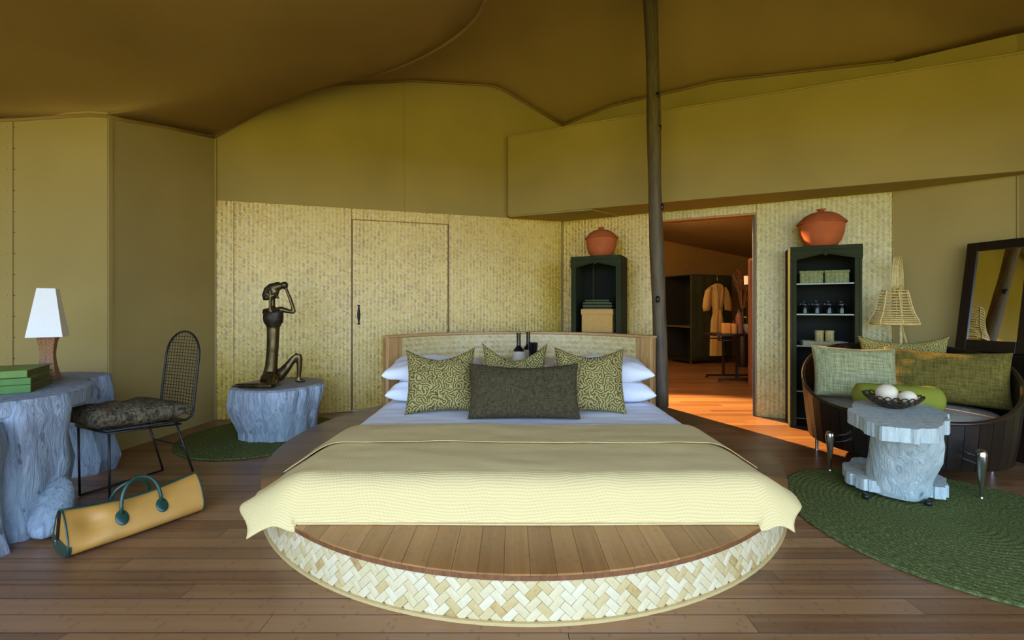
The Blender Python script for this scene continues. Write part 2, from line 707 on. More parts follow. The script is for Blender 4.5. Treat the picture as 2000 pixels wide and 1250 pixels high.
M['bowl'] = plain('bowl_wire', (0.05, 0.035, 0.022), 0.45, 0.4, var=0.3)
M['tray'] = plain('grass_tray', (0.30, 0.27, 0.14), 0.8, var=0.3, scale=90)
M['green_weave'] = woven_mat('green_basket', s=0.012, rough=0.8, stops=[(0.1, (0.10, 0.12, 0.035)), (0.5, (0.20, 0.23, 0.08)), (0.9, (0.30, 0.33, 0.13))])
M['gold_weave'] = woven_mat('gold_basket', s=0.010, rough=0.8, stops=[(0.1, (0.20, 0.17, 0.05)), (0.5, (0.38, 0.32, 0.11)), (0.9, (0.50, 0.44, 0.18))])
M['blue_paper'] = plain('blue_paper', (0.25, 0.38, 0.50), 0.6)
M['robe'] = cloth('tan_robe', (0.52, 0.36, 0.11, 1), (0.66, 0.48, 0.18, 1))
M['bolster'] = cloth('lime_cloth', (0.20, 0.225, 0.022, 1), (0.26, 0.28, 0.036, 1), 700)
M['pale_green'] = None
M['grey_stone'] = plain('grey_basket', (0.32, 0.32, 0.28), 0.8, var=0.3)
M['sconce'] = None
M['ground'] = plain('grass_ground', (0.30, 0.27, 0.045), 0.9, var=0.3, scale=0.8)


def emit(name, c, st):
    n = N(name)
    n.col((*c, 1))
    n.b.inputs['Emission Color'].default_value = (*c, 1)
    n.b.inputs['Emission Strength'].default_value = st
    return n.m


M['sconce'] = emit('sconce_glow', (1.0, 0.45, 0.25), 0.22)


def tweed(name, dark, light, sx=140, sy=140, sz=900, rough=0.95, bias=0.5):
    n = N(name, rough, spec=0.15)
    v = n.co()
    a = n.noise(n.mapping(v, (sx, sy, sz)), 1, 3)
    b = n.noise(n.mapping(v, (sz, sy, sx)), 1, 3)
    f = n.mixf(0.5, a, b)
    n.col(n.ramp(f, [(bias - 0.14, dark), (bias + 0.14, light)]))
    n.bump(f, 0.3, 0.003)
    return n.m


M['dark_tweed'] = tweed('dark_tweed', (0.024, 0.018, 0.008, 1), (0.105, 0.085, 0.042, 1), 30, 60, 260)
M['seat_tweed'] = tweed('seat_tweed', (0.03, 0.025, 0.015, 1), (0.22, 0.18, 0.11, 1), 35, 35, 110, bias=0.54)
M['pale_green'] = tweed('pale_green_slub', (0.19, 0.20, 0.085, 1), (0.46, 0.46, 0.24, 1), 5, 60, 130)
M['olive'] = tweed('olive_slub', (0.085, 0.072, 0.014, 1), (0.21, 0.165, 0.036, 1), 14, 40, 110)
M['grey_slub'] = tweed('grey_slub', (0.28, 0.28, 0.24, 1), (0.58, 0.57, 0.50, 1), 10, 60, 90)


def leaf_pattern(name, dark, light, scale=16, k=16):
    n = N(name, 0.9, spec=0.15)
    v = n.mapping(n.co(), (1, 0.4, 1))
    vo = n.node('ShaderNodeTexVoronoi', feature='F1')
    n.link(v, vo.inputs['Vector'])
    vo.inputs['Scale'].default_value = scale
    d = n.node('ShaderNodeVectorMath', operation='DISTANCE')
    n.link(n.mapping(v, (scale,) * 3), d.inputs[0])
    off = n.node('ShaderNodeVectorMath', operation='MULTIPLY_ADD')
    n.link(vo.outputs['Color'], off.inputs[0])
    off.inputs[1].default_value = (1.7, 0, 1.7)
    sc = n.node('ShaderNodeVectorMath', operation='SCALE')
    n.link(vo.outputs['Position'], sc.inputs[0])
    sc.inputs['Scale'].default_value = scale
    sub = n.node('ShaderNodeVectorMath', operation='SUBTRACT')
    n.link(sc.outputs[0], sub.inputs[0])
    sub.inputs[1].default_value = (0.85, 0, 0.85)
    n.link(sub.outputs[0], off.inputs[2])
    n.link(off.outputs[0], d.inputs[1])
    s = n.math('SINE', n.math('ADD', n.math('MULTIPLY', d.outputs['Value'], k), n.math('MULTIPLY', n.noise(v, 40, 1), 2)))
    f = n.math('ADD', n.math('MULTIPLY', s, 0.5), 0.5)
    n.col(n.ramp(f, [(0.42, dark), (0.6, light)]))
    n.bump(n.noise(n.co(), 500, 1), 0.12, 0.002)
    return n.m


M['leaf'] = leaf_pattern('leaf_print', (0.105, 0.088, 0.022, 1), (0.40, 0.33, 0.13, 1), 27, 14)
M['leaf_fine'] = leaf_pattern('leaf_print_fine', (0.17, 0.145, 0.03, 1), (0.44, 0.38, 0.13, 1), 34, 14)


def quilt_mat():
    n = N('yellow_quilt', 0.92, spec=0.15)
    v = n.node('ShaderNodeAttribute', attribute_name='cloth').outputs['Vector']
    w = n.noise(v, 2.5, 3, 0.5, out='Color')
    vv = n.node('ShaderNodeVectorMath', operation='MULTIPLY_ADD')
    n.link(w, vv.inputs[0])
    vv.inputs[1].default_value = (0.10, 0.10, 0.0)
    n.link(v, vv.inputs[2])
    o = n.xyz(vv.outputs[0])
    run = o[1]
    st = n.math('SINE', n.math('MULTIPLY', run, 2 * pi / 0.014))
    dash = n.math('SINE', n.math('ADD', n.math('MULTIPLY', o[0], 2 * pi / 0.016), n.math('MULTIPLY', n.math('FLOOR', n.math('DIVIDE', run, 0.014)), 2.1)))
    h = n.math('ADD', n.math('MULTIPLY', st, 0.4), n.math('MULTIPLY', dash, 0.15))
    f = n.math('ADD', n.math('MULTIPLY', h, 0.3), 0.55)
    n.col(n.ramp(f, [(0.2, (0.54, 0.40, 0.15)), (0.5, (0.72, 0.56, 0.245)), (0.8, (0.78, 0.635, 0.32))]))
    n.bump(h, 0.3, 0.004)
    return n.m


M['quilt'] = quilt_mat()


def rug_mat():
    n = N('green_rug', 0.95, spec=0.1)
    v = n.co()
    o = n.xyz(v)
    r = n.math('SQRT', n.math('ADD', n.math('MULTIPLY', o[0], o[0]), n.math('MULTIPLY', o[1], o[1])))
    a = n.math('ARCTAN2', o[1], o[0])
    pv = n.comb(n.math('MULTIPLY', r, 45), n.math('MULTIPLY', a, 14), 0)
    f1 = n.noise(pv, 2.2, 3)
    f2 = n.noise(v, 260, 2)
    f = n.mixf(0.55, f1, f2)
    n.col(n.ramp(f, [(0.3, (0.018, 0.030, 0.007)), (0.5, (0.085, 0.11, 0.03)), (0.72, (0.30, 0.34, 0.13))]))
    n.bump(f, 0.6, 0.008)
    return n.m


M['rug'] = rug_mat()


def glass_mat():
    n = N('clear_glass', 0.03)
    n.col((0.85, 0.95, 0.88, 1))
    n.b.inputs['Transmission Weight'].default_value = 1.0
    n.b.inputs['IOR'].default_value = 1.3
    return n.m


M['glass'] = glass_mat()
M['glass_shelf'] = plain('glass_shelf', (0.22, 0.30, 0.22), 0.2, var=0.03, bump=0)

# ================================================================== STRUCTURE
HW = 2.28                      # top of the woven cladding
A, B, C, D = (-3.08, 4.52), (0.648, 5.62), (3.67, 4.19), (4.27, 3.68)
E, FR = (4.75, 2.2), (4.9, -1.2)
L1, L2, L3, L4 = (-3.2, 3.44), (-4.4, 3.2), (-4.9, 1.8), (-4.9, -1.2)


def lerp(a, b, t):
    return tuple(x + (y - x) * t for x, y in zip(a, b))


# wall tops: list of (t along the wall, z)
TOPS = {
    'wall_left_front': (L4, L3, [(0, 2.35), (1, 2.46)]),
    'wall_left_corner': (L3, L2, [(0, 2.46), (1, 2.54)]),
    'wall_left_middle': (L2, L1, [(0, 2.54), (0.5, 2.61), (0.9, 2.69), (1, 2.69)]),
    'wall_left': (L1, A, [(0, 2.69), (0.12, 2.715), (0.5, 2.82), (1, 2.94)]),
    'wall_back_left': (A, B, [(0, 2.94), (0.2, 3.53), (0.2373, 3.61), (0.5056, 3.815), (0.758, 3.90), (0.80, 3.86), (1, 3.52)]),
    'wall_back_right': (B, C, [(0, 3.52), (0.1914, 3.65), (0.541, 3.69), (1, 3.54)]),
    'wall_right_corner': (C, D, [(0, 3.54), (1, 3.50)]),
    'wall_right': (D, E, [(0, 3.50), (1, 3.0)]),
    'wall_right_front': (E, FR, [(0, 3.0), (1, 2.4)]),
}


def frame(a, b):
    """matrix with x along a->b, y outward, z up"""
    d = Vector((b[0] - a[0], b[1] - a[1], 0))
    L = d.length
    d.normalize()
    return atan2(d.y, d.x), L


def wall(name, holes=()):
    a, b, top = TOPS[name]
    rz, L = frame(a, b)
    mb = MB()
    T = 0.06
    ext = 0.02 if name in ('wall_left_middle', 'wall_left') else 0.07
    xs = sorted(set([t * L for t, _ in top] + [h for q in holes for h in q[:2]]))

    def ztop(x):
        for (t0, z0), (t1, z1) in zip(top, top[1:]):
            if x <= t1 * L + 1e-6:
                return ext + z0 + (z1 - z0) * ((x - t0 * L) / ((t1 - t0) * L))
        return top[-1][1] + ext
    for x0, x1 in zip(xs, xs[1:]):
        zb = 0
        for h in holes:
            if x0 >= h[0] - 1e-6 and x1 <= h[1] + 1e-6:
                zb = h[2]
        mb.add([(x0, 0, zb), (x1, 0, zb), (x1, T, zb), (x0, T, zb), (x0, 0, ztop(x0)), (x1, 0, ztop(x1)), (x1, T, ztop(x1)), (x0, T, ztop(x0))],
               [(3, 2, 1, 0), (4, 5, 6, 7), (0, 1, 5, 4), (1, 2, 6, 5), (2, 3, 7, 6), (3, 0, 4, 7)])
    o = obj(name, mb, M['canvas'])
    o.location = (a[0], a[1], 0)
    o.rotation_euler = (0, 0, rz)
    return structure(o), L


DX0, DX1, DZ = 1.204, 2.176, 2.165      # doorway in the right back wall
walls = {}
for k in TOPS:
    walls[k], _ = wall(k, [(DX0, DX1, DZ)] if k == 'wall_back_right' else [])

# woven cladding on the back walls, panel by panel
wl, Lw = frame(A, B)
WBL = walls['wall_back_left']
LAB = hypot(B[0] - A[0], B[1] - A[1])


def at_px(px, a, b):
    """distance along a->b where image column px meets the wall"""
    k = (px - 1000) / F
    t = (k * a[1] - a[0]) / ((b[0] - a[0]) - k * (b[1] - a[1]))
    return t * hypot(b[0] - a[0], b[1] - a[1])


x1, x2 = at_px(687, A, B), at_px(876, A, B)
x0b = at_px(458, A, B)
def clad(parent, xa, xb, za, zb, m='woven', name='woven_panel', th=0.014):
    mb = MB().lohi((xa, -th, za), (xb, -0.001, zb))
    return obj(name, mb, M[m], parent, bevel=0.003)


clad(WBL, 0.012, x0b - 0.004, 0.0, HW)
clad(WBL, x0b, x1 - 0.006, 0.0, HW)
clad(WBL, x2 + 0.006, LAB - 0.02, 0.0, HW)
clad(WBL, x1, x2, 2.16, HW, name='woven_transom')
obj('cover_strip', MB().lohi((0.0, -0.02, 0), (0.014, -0.001, 2.9)), M['canvas'], WBL)
xs_ = at_px(789, A, B)
obj('canvas_seam', MB().lohi((xs_ - 0.006, -0.008, HW), (xs_ + 0.006, -0.0005, 3.8)), M['canvas'], WBL)

# the woven door
dr = MB().lohi((x1 + 0.012, -0.022, 0.02), (x2 - 0.012, -0.002, 2.15))
door = obj('door_1', dr, M['woven'], bevel=0.003)
door.location = WBL.location
door.rotation_euler = WBL.rotation_euler
structure(door)
for xa, xb, za, zb in ((x1 - 0.004, x1 + 0.010, 0, 2.158), (x2 - 0.010, x2 + 0.004, 0, 2.158)):
    obj('door_jamb', MB().lohi((xa, -0.016, za), (xb, -0.001, zb)), M['carved'], WBL)
obj('door_sill', MB().lohi((x1, -0.03, 0), (x2, -0.001, 0.018)), M['pale_ceramic'], WBL)
hx = at_px(701, A, B)
hd = MB()
hd.tube([(hx, -0.03, z) for z in (0.975, 0.985, 1.0, 1.03, 1.085, 1.14, 1.17, 1.185, 1.195)],
        [(0.016, 0.006), (0.013, 0.006), (0.007, 0.006), (0.012, 0.014), (0.018, 0.02), (0.012, 0.014), (0.007, 0.006), (0.013, 0.006), (0.016, 0.006)], 10, flat=(1, 0, 0))
for z in (0.995, 1.175):
    hd.lohi((hx - 0.006, -0.03, z - 0.006), (hx + 0.006, -0.02, z + 0.006))
obj('door_handle', hd, M['iron'], door, smooth=True, label='black wrought iron pull handle')

WBR = walls['wall_back_right']
LBC = hypot(C[0] - B[0], C[1] - B[1])
clad(WBR, 0.02, 0.30, 0.0, HW, 'woven')
clad(WBR, 0.303, DX0 - 0.02, 0.0, HW, 'woven')
clad(WBR, DX0 - 0.017, DX1 + 0.012, DZ + 0.02, HW, 'woven_green', 'woven_lintel')
xm = at_px(1742, B, C)
clad(WBR, DX1 + 0.015, xm - 0.003, 0.0, HW, 'woven_green')
clad(WBR, xm, LBC - 0.004, 0.0, HW, 'woven_green', 'woven_edge')
obj('door_lining', MB().lohi((DX0 - 0.02, -0.016, DZ - 0.001), (DX1 + 0.016, 0.10, DZ + 0.018)), M['orange_wood'], WBR)
for xa in (DX0 + 0.0005, DX1 - 0.0165):
    obj('door_lining', MB().lohi((xa, -0.016, 0), (xa + 0.016, 0.07, DZ - 0.001)), M['dark_wood'], WBR)

# seams of the left walls
def seam(parent, x, z1, w=0.016, dots=False):
    o = obj('canvas_seam', MB().lohi((x - w / 2, -0.010, 0.0), (x + w / 2, -0.0005, z1)), M['canvas'], parent)
    if dots:
        mb = MB()
        z = 0.3
        while z < z1:
            for s in (-1, 1):
                mb.ell((x + s * 0.020, -0.002, z), 0.005, 6, 4)
            z += 0.16
        obj('stud_line', mb, M['carved'], parent, kind='stuff')


WLM = walls['wall_left_middle']
seam(WLM, at_px(22, L2, L1), 2.58, 0.03, True)
seam(walls['wall_left'], 0.02, 2.68, 0.03)
obj('corner_piping', MB().lohi((-0.008, -0.014, 0), (0.012, 0.0, 2.93)), M['canvas'], walls['wall_back_left'])
seam(walls['wall_right_corner'], at_px(1988, C, D), 2.28, 0.012)

# ------------------------------------------------------------------ boxed bulkhead
mb = MB().prism([(-0.05, 5.30), (4.335, 3.482), (4.262, 3.672), (3.664, 4.182), (0.648, 5.604), (-0.05, 5.40)], HW + 0.002, 3.245)
bulk = structure(obj('trim_1', mb, M['canvas'], bevel=0.008))
mb = MB()
mb.tube([(-0.05, 5.30, 3.25), (4.335, 3.482, 3.25)], 0.012, 6)
obj('piping', mb, M['canvas'], bulk)
# soffit board under the left end
mb = MB().prism([(-0.03, 5.30), (0.90, 4.925), (1.30, 5.25), (0.65, 5.58), (-0.03, 5.385)], HW - 0.012, HW + 0.0015)
obj('soffit_board', mb, M['canvas'], bulk)

# ------------------------------------------------------------------ canvas roof
def wall_pt(k, t):
    a, b, top = TOPS[k]
    for (t0, z0), (t1, z1) in zip(top, top[1:]):
        if t <= t1 + 1e-9:
            return Vector((*lerp(a, b, t), z0 + (z1 - z0) * (t - t0) / (t1 - t0)))


def poly_resample(pts, n):
    d = [0]
    for p, q in zip(pts, pts[1:]):
        d.append(d[-1] + (q - p).length)
    out = []
    j = 0
    for i in range(n + 1):
        s = d[-1] * i / n
        while j < len(d) - 2 and d[j + 1] < s:
            j += 1
        t = (s - d[j]) / max(1e-9, d[j + 1] - d[j])
        out.append(pts[j].lerp(pts[j + 1], min(1, t)))
    return out


def smooth_curve(pts, n):
    """Catmull-Rom through pts"""
    out = []
    m = len(pts)
    for i in range(m - 1):
        p0, p1, p2, p3 = pts[max(0, i - 1)], pts[i], pts[i + 1], pts[min(m - 1, i + 2)]
        for k in range(n):
            t = k / n
            out.append(0.5 * ((2 * p1) + (p2 - p0) * t + (2 * p0 - 5 * p1 + 4 * p2 - p3) * t * t + (3 * p1 - p0 - 3 * p2 + p3) * t ** 3))
    out.append(pts[-1])
    return out


R0 = wall_pt('wall_back_left', 0.2373)
RT = wall_pt('wall_right', 1.0)
ridge = [R0, P(735, 145, 4.48), P(830, 108, 4.15), P(905, 58, 3.75), P(945, 0, 3.3), P(960, -130, 2.6), Vector((0.1, 1.4, 3.40)), Vector((1.2, 0.7, 3.35)), Vector((3.0, 1.2, 3.2)), RT]
ridge = smooth_curve(ridge, 10)
PEAK = Vector((1.30, 4.15, 5.6))
# low roof: from the ridge down to the left walls and the open front
outer = []
for k in ('wall_left_front', 'wall_left_corner', 'wall_left_middle', 'wall_left'):
    for t, _ in TOPS[k][2]:
        outer.append(wall_pt(k, t))
for t in (0.0, 0.1, 0.2, 0.2373):
    outer.append(wall_pt('wall_back_left', t))
front = [RT, wall_pt('wall_right_front', 1.0), Vector((2.5, -0.65, 2.78)), Vector((0, -0.7, 2.82)), Vector((-2.5, -0.65, 2.76)), outer[0]]
NO = 96
def keep_resample(pts, step):
    out = []
    for p, q in zip(pts, pts[1:]):
        n = max(1, round((q - p).length / step))
        out += [p.lerp(q, k / n) for k in range(n)]
    return out + [pts[-1]]


o1 = keep_resample(front, 0.3)[:-1] + keep_resample(outer, 0.13)
r1 = poly_resample(list(reversed(ridge)), len(o1) - 1)
low = MB()
GR = [[None] * len(o1) for _ in range(15)]
for j in range(15):
    for i in range(len(o1)):
        v = j / 14
        GR[j][i] = o1[i].lerp(r1[i], v) + Vector((0, 0, 0.008 * (o1[i] - r1[i]).length * sin(pi * v)))
for it in range(60):
    NG = [r[:] for r in GR]
    for j in range(1, 14):
        for i in range(1, len(o1) - 1):
            NG[j][i] = (GR[j - 1][i] + GR[j + 1][i] + GR[j][i - 1] + GR[j][i + 1]) / 4
    GR = NG


def low_fn(u, v):
    return GR[round(v * 14)][round(u * (len(o1) - 1))]


def low_fn_ruled(u, v):
    i = round(u * (len(o1) - 1))
    p = o1[i].lerp(r1[i], v)
    span = (o1[i] - r1[i]).length
    p = p + Vector((0, 0, 0.008 * span * sin(pi * v)))
    return p
low.grid(low_fn, len(o1) - 1, 14)
low.map(lambda p: p + Vector((0, 0, 0.004)))
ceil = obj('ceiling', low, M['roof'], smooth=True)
structure(ceil)
s = ceil.modifiers.new('thick', 'SOLIDIFY')
s.thickness = 0.02
s.offset = -1
# high tent cone around the pole
per = []
for k, ts in (('wall_back_left', [0.2373, 0.3, 0.37, 0.44, 0.5056, 0.57, 0.63, 0.70, 0.758, 0.80, 0.87, 0.94]), ('wall_back_right', [0, 0.1, 0.1914, 0.3, 0.42, 0.541, 0.7, 0.85]),
              ('wall_right_corner', [0, 0.5]), ('wall_right', [0, 0.33, 0.66])):
    per += [wall_pt(k, t) for t in ts]
per += list(reversed(ridge))[:-1]
cone = MB()
nper = len(per)
def cone_fn(u, v):
    i = round(u * nper) % nper
    q = per[i]
    nb = nper - (len(ridge) - 1)
    wr_ = min(1, max(0, (i - nb + 2) / 4), max(0, (nper - i) / 4)) if i > nb - 2 else 0
    z = q.z + (PEAK.z - q.z) * v ** (1.35 - 0.65 * wr_)
    p = q.lerp(PEAK, v)
    a = atan2(q.y - PEAK.y, q.x - PEAK.x)
    rip = 0.02 * sin(a * 17) * sin(pi * v) * (0.4 + 0.6 * sin(3 * a) ** 2)
    return Vector((p.x, p.y, z + rip))
cone.grid(cone_fn, nper, 16, wrap=True, flip=False)
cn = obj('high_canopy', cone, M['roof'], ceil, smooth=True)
s = cn.modifiers.new('thick', 'SOLIDIFY')
s.thickness = 0.02
s.offset = 1
# stitched seams and edge cords of the roof
for pts, r in ((ridge[:42], 0.006), ([wall_pt('wall_left', t) - Vector((0, 0, 0.012)) for t in (0, 0.12, 0.5, 1)], 0.012), ([wall_pt('wall_left_middle', t) - Vector((0, 0, 0.012)) for t in (0, 0.5, 0.9, 1)], 0.014),
               ([wall_pt('wall_back_left', t) - Vector((-0.005, 0.02, 0.012)) for t in (0, 0.2, 0.2373, 0.5056, 0.758, 0.8, 1)], 0.011),
               ([wall_pt('wall_back_right', t) - Vector((0, 0.02, 0.012)) for t in (0, 0.1914, 0.541, 1)], 0.011)):
    obj('roof_cord', MB().tube(pts, r, 6), M['roof'], ceil, smooth=True)

# ------------------------------------------------------------------ floor
mb = MB().lohi((-5.2, -2.2, -0.12), (6.2, 11.2, -0.012))
fl = structure(obj('floor', mb, M['floor']))
YP0, YP1 = PW * 14, PW * 34
bev = MB()
k = 14
while k < 34:
    off = (((k * 0.618) + 100) % 1.0) * PL
    y0, y1 = k * PW, (k + 1) * PW
    n0 = floor((-3.9 + off) / PL)
    n1 = floor((4.4 + off) / PL)
    for sgm in range(n0, n1 + 1):
        xa, xb = sgm * PL - off, (sgm + 1) * PL - off
        dz = random.uniform(-0.0008, 0.0)
        g = 0.0007
        pb = MB()
        vs = [(xa + g, y0 + g, -0.012), (xb - g, y0 + g, -0.012), (xb - g, y1 - g, -0.012), (xa + g, y1 - g, -0.012)]
        vs += [(xa + g, y0 + g, dz - 0.002), (xb - g, y0 + g, dz - 0.002), (xb - g, y1 - g, dz - 0.002), (xa + g, y1 - g, dz - 0.002)]
        c = 0.0013
        vs += [(xa + c, y0 + c, dz), (xb - c, y0 + c, dz), (xb - c, y1 - c, dz), (xa + c, y1 - c, dz)]
        pb.add(vs, [(0, 1, 5, 4), (1, 2, 6, 5), (2, 3, 7, 6), (3, 0, 4, 7), (4, 5, 9, 8), (5, 6, 10, 9), (6, 7, 11, 10), (7, 4, 8, 11), (8, 9, 10, 11)])
        obj('plank', pb, M['floor'], fl)
    k += 1
mb = MB().lohi((-5.2, -2.2, -0.012), (6.2, YP0 - 0.001, -0.001)).lohi((-5.2, YP1 + 0.001, -0.012), (6.2, 11.2, -0.001))
mb.lohi((-5.2, YP0, -0.012), (-4.9, YP1, -0.001))
obj('far_boards', mb, M['floor'], fl, kind='stuff')
mb = MB().lohi((-60, -90, -0.5), (60, 40, -0.42))
structure(obj('ground', mb, M['ground']))

# ------------------------------------------------------------------ room behind the doorway
def slab(name, a, b, z0, z1, m, T=0.06):
    rz, L = frame(a, b)
    o = obj(name, MB().lohi((0, 0, z0), (L, T, z1)), m)
    o.location = (a[0], a[1], 0)
    o.rotation_euler = (0, 0, rz)
    return structure(o)


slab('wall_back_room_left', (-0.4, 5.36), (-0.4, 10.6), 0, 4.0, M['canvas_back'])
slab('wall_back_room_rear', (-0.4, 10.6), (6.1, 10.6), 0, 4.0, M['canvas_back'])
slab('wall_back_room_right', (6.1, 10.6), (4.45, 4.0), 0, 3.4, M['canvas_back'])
mb = MB()
mb.add([(-0.5, 5.38, 3.0), (0.70, 5.72, 2.50), (3.8, 4.33, 2.42), (4.6, 3.9, 2.36), (6.25, 10.75, 2.28), (2.6, 10.75, 3.02), (-0.5, 10.75, 3.8)], [(1, 5, 4, 3, 2), (0, 6, 5, 1)])
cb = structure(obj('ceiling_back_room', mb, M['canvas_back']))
s = cb.modifiers.new('thick', 'SOLIDIFY')
s.thickness = 0.03
s.offset = -1

# ------------------------------------------------------------------ wooden pole
pt = thing('tent_pole', 'tall rough timber pole rising beside the headboard into the roof', 'pole', (1.47, 4.28, 0.197))
pts, rs = [], []
for i in range(30):
    z = i / 29 * 5.12
    pts.append((-0.028 * z + 0.006 * sin(z * 2.3), 0.005 * sin(z * 1.7), z))
    rs.append(0.066 + 0.0035 * sin(z * 5.1) + random.uniform(-0.002, 0.002))
obj('shaft', MB().tube(pts, rs, 18), M['pole'], pt, smooth=True)
kn = MB()
for z, a in ((3.03, -1.2), (2.72, -0.9), (1.95, -0.8), (1.05, -2.0)):
    x, y = -0.028 * z + 0.062 * cos(a), 0.062 * sin(a)
    kn = MB().ell((x, y, z), (0.022, 0.022, 0.035), 10, 6)
    obj('knot', kn, M['dark_wood'], pt, smooth=True)

# ================================================================== BED
BX, BY, BR = 0.068, 3.30, 1.707
PH = 0.195
bed = thing('platform_bed', 'large round bamboo platform bed with woven side and curved headboard', 'bed', (BX, BY, 0))
NA = 120
core = MB()
core.lathe([(0.0, 0.0), (BR - 0.035, 0.0), (BR - 0.018, 0.002), (BR - 0.018, PH - 0.03), (0, PH - 0.03)], NA, cap=False)
side = obj('side_band', core, M['strip'], bed)
at = side.data.attributes.new('shade', 'FLOAT', 'POINT')
for d in at.data:
    d.value = 0.45
# bottom binding strip
mb = MB()
for i in range(NA):
    pass
mb.lathe([(BR - 0.012, 0.0), (BR + 0.002, 0.0), (BR + 0.002, 0.012), (BR - 0.012, 0.012)], NA, cap=False)
bo = obj('bottom_binding', mb, M['strip'], bed)
at = bo.data.attributes.new('shade', 'FLOAT', 'POINT')
for d in at.data:
    d.value = 0.25
# woven strips on the side: twill at 45 degrees, each float a bamboo sliver
sw = 0.0305
kq = sw / sqrt(2)
segs = []
ARC = BR * 1.75
NU = int(ARC / kq / 1.0) + 4
amax = int((ARC + 0.3) / (sw * sqrt(2))) + 3
for ia in range(-amax, amax + 1):
    for ib in range(-amax, amax + 8):
        m = (ia - ib) % 4
        if m == 0:
            q = [(ia, ib), (ia + 2, ib), (ia + 2, ib + 1), (ia, ib + 1)]
            ov = 1
        elif m == 2:
            # under floats run along b
            q = [(ia, ib - 1), (ia + 1, ib - 1), (ia + 1, ib + 1), (ia, ib + 1)]
            ov = 0
        else:
            continue
        poly = [((a - b) * kq, (a + b) * kq) for a, b in q]
        cx = sum(p[0] for p in poly) / 4
        cz = sum(p[1] for p in poly) / 4
        if abs(cx) > ARC or cz < -0.05 or cz > PH + 0.05:
            continue
        segs.append((abs(cx), poly, ov, cx, cz))
segs.sort(key=lambda s: s[0])


def strip_mesh(poly, ov, cx, cz, mbx):
    g = 0.0007
    q = [(cx + (x - cx) * (1 - g / 0.02), cz + (z - cz) * (1 - g / 0.02)) for x, z in poly]
    q = clip_half(clip_half(q, 0, 1, PH - 0.031), 0, -1, -0.013)
    if len(q) < 3:
        return False
    ar = abs(sum(q[i][0] * q[(i + 1) % len(q)][1] - q[(i + 1) % len(q)][0] * q[i][1] for i in range(len(q)))) / 2
    if ar < 0.00006:
        return False
    # long axis for the bulge
    lx, lz = (poly[1][0] - poly[0][0], poly[1][1] - poly[0][1]) if ov else (poly[3][0] - poly[0][0], poly[3][1] - poly[0][1])
    L = hypot(lx, lz)
    lx, lz = lx / L, lz / L
    tilt = random.uniform(-0.0016, 0.0016)
    lift = random.uniform(0, 0.0016)
    vs = []
    n = len(q)
    for base in (0, 1):
        for x, z in q:
            s_ = ((x - cx) * lx + (z - cz) * lz) / (L / 2)
            r = BR - 0.017 + (0.0 if not base else 0.0075 + lift + tilt * s_)
            a = x / BR
            vs.append((r * sin(a), -r * cos(a), z))
    # a raised middle vertex
    a = cx / BR
    czc = sum(z for x, z in q) / n
    cxc = sum(x for x, z in q) / n
    a = cxc / BR
    r = BR - 0.017 + 0.0075 + lift + 0.0016
    vs.append((r * sin(a), -r * cos(a), czc))
    fs = [(i, (i + 1) % n, n + (i + 1) % n, n + i) for i in range(n)] + [(n + i, n + (i + 1) % n, 2 * n) for i in range(n)]
    mbx.add(vs, fs)
    return True


def shade_val():
    r = random.random()
    if r < 0.025:
        return random.uniform(0.0, 0.12)
    if r < 0.20:
        return random.uniform(0.25, 0.5)
    return random.uniform(0.55, 1.0)


def put_shade(o, vals):
    at = o.data.attributes.new('shade', 'FLOAT', 'POINT')
    for i, d in enumerate(at.data):
        d.value = vals[i] if i < len(vals) else 0.6


count = 0
rest, rvals = MB(), []
for _, poly, ov, cx, cz in segs:
    v = shade_val()
    if count < 295:
        mb = MB()
        if strip_mesh(poly, ov, cx, cz, mb):
            o = obj('bamboo_strip', mb, M['strip'], side)
            put_shade(o, [v] * len(mb.v))
            count += 1
    else:
        n0 = len(rest.v)
        if strip_mesh(poly, ov, cx, cz, rest):
            rvals += [v] * (len(rest.v) - n0)
o = obj('bamboo_strip_field', rest, M['strip'], side, kind='stuff')
put_shade(o, rvals)

# platform top: mitred planks
top = MB().lathe([(0.0, PH - 0.03), (BR - 0.004, PH - 0.03), (BR + 0.004, PH - 0.026), (BR + 0.004, PH - 0.008), (0.0, PH - 0.008)], NA, cap=False)
ptop = obj('platform_top', top, M['rim_wood'], bed, smooth='auto')
pw = 0.098


def clip_planks(axis, sgn):
    n = int(BR / pw) + 2
    for i in range(-n, n):
        u0, u1 = i * pw + 0.0007, (i + 1) * pw - 0.0007
        if axis == 1:
            poly = [(u0, -BR * 1.1), (u1, -BR * 1.1), (u1, BR * 1.1), (u0, BR * 1.1)]
        else:
            poly = [(-BR * 1.1, u0), (BR * 1.1, u0), (BR * 1.1, u1), (-BR * 1.1, u1)]
        # quadrant about a point a little behind the middle
        y0 = 0.35
        k = 0.80
        if axis == 1:
            if sgn < 0:   # front: y-y0 <= -k|x|
                poly = clip_half(clip_half(poly, k, 1, y0), -k, 1, y0)
            else:
                poly = clip_half(clip_half(poly, k, -1, -y0), -k, -1, -y0)
        else:
            s_ = sgn
            poly = clip_half(clip_half(poly, -k * s_, 1, y0), -k * s_, -1, -y0)
        if len(poly) < 3:
            continue
        poly = clip_circle(poly, 0, 0, BR + 0.002)
        if len(poly) < 3:
            continue
        ar = abs(sum(poly[i][0] * poly[(i + 1) % len(poly)][1] - poly[(i + 1) % len(poly)][0] * poly[i][1] for i in range(len(poly)))) / 2
        if ar < 0.002:
            continue
        obj('plank', MB().prism(poly, PH - 0.008, PH + random.uniform(-0.0006, 0)), M['platform'] if axis == 1 else M['platform_side'], ptop)


for ax, sg in ((1, -1), (0, -1), (0, 1), (1, 1)):
    clip_planks(ax, sg)

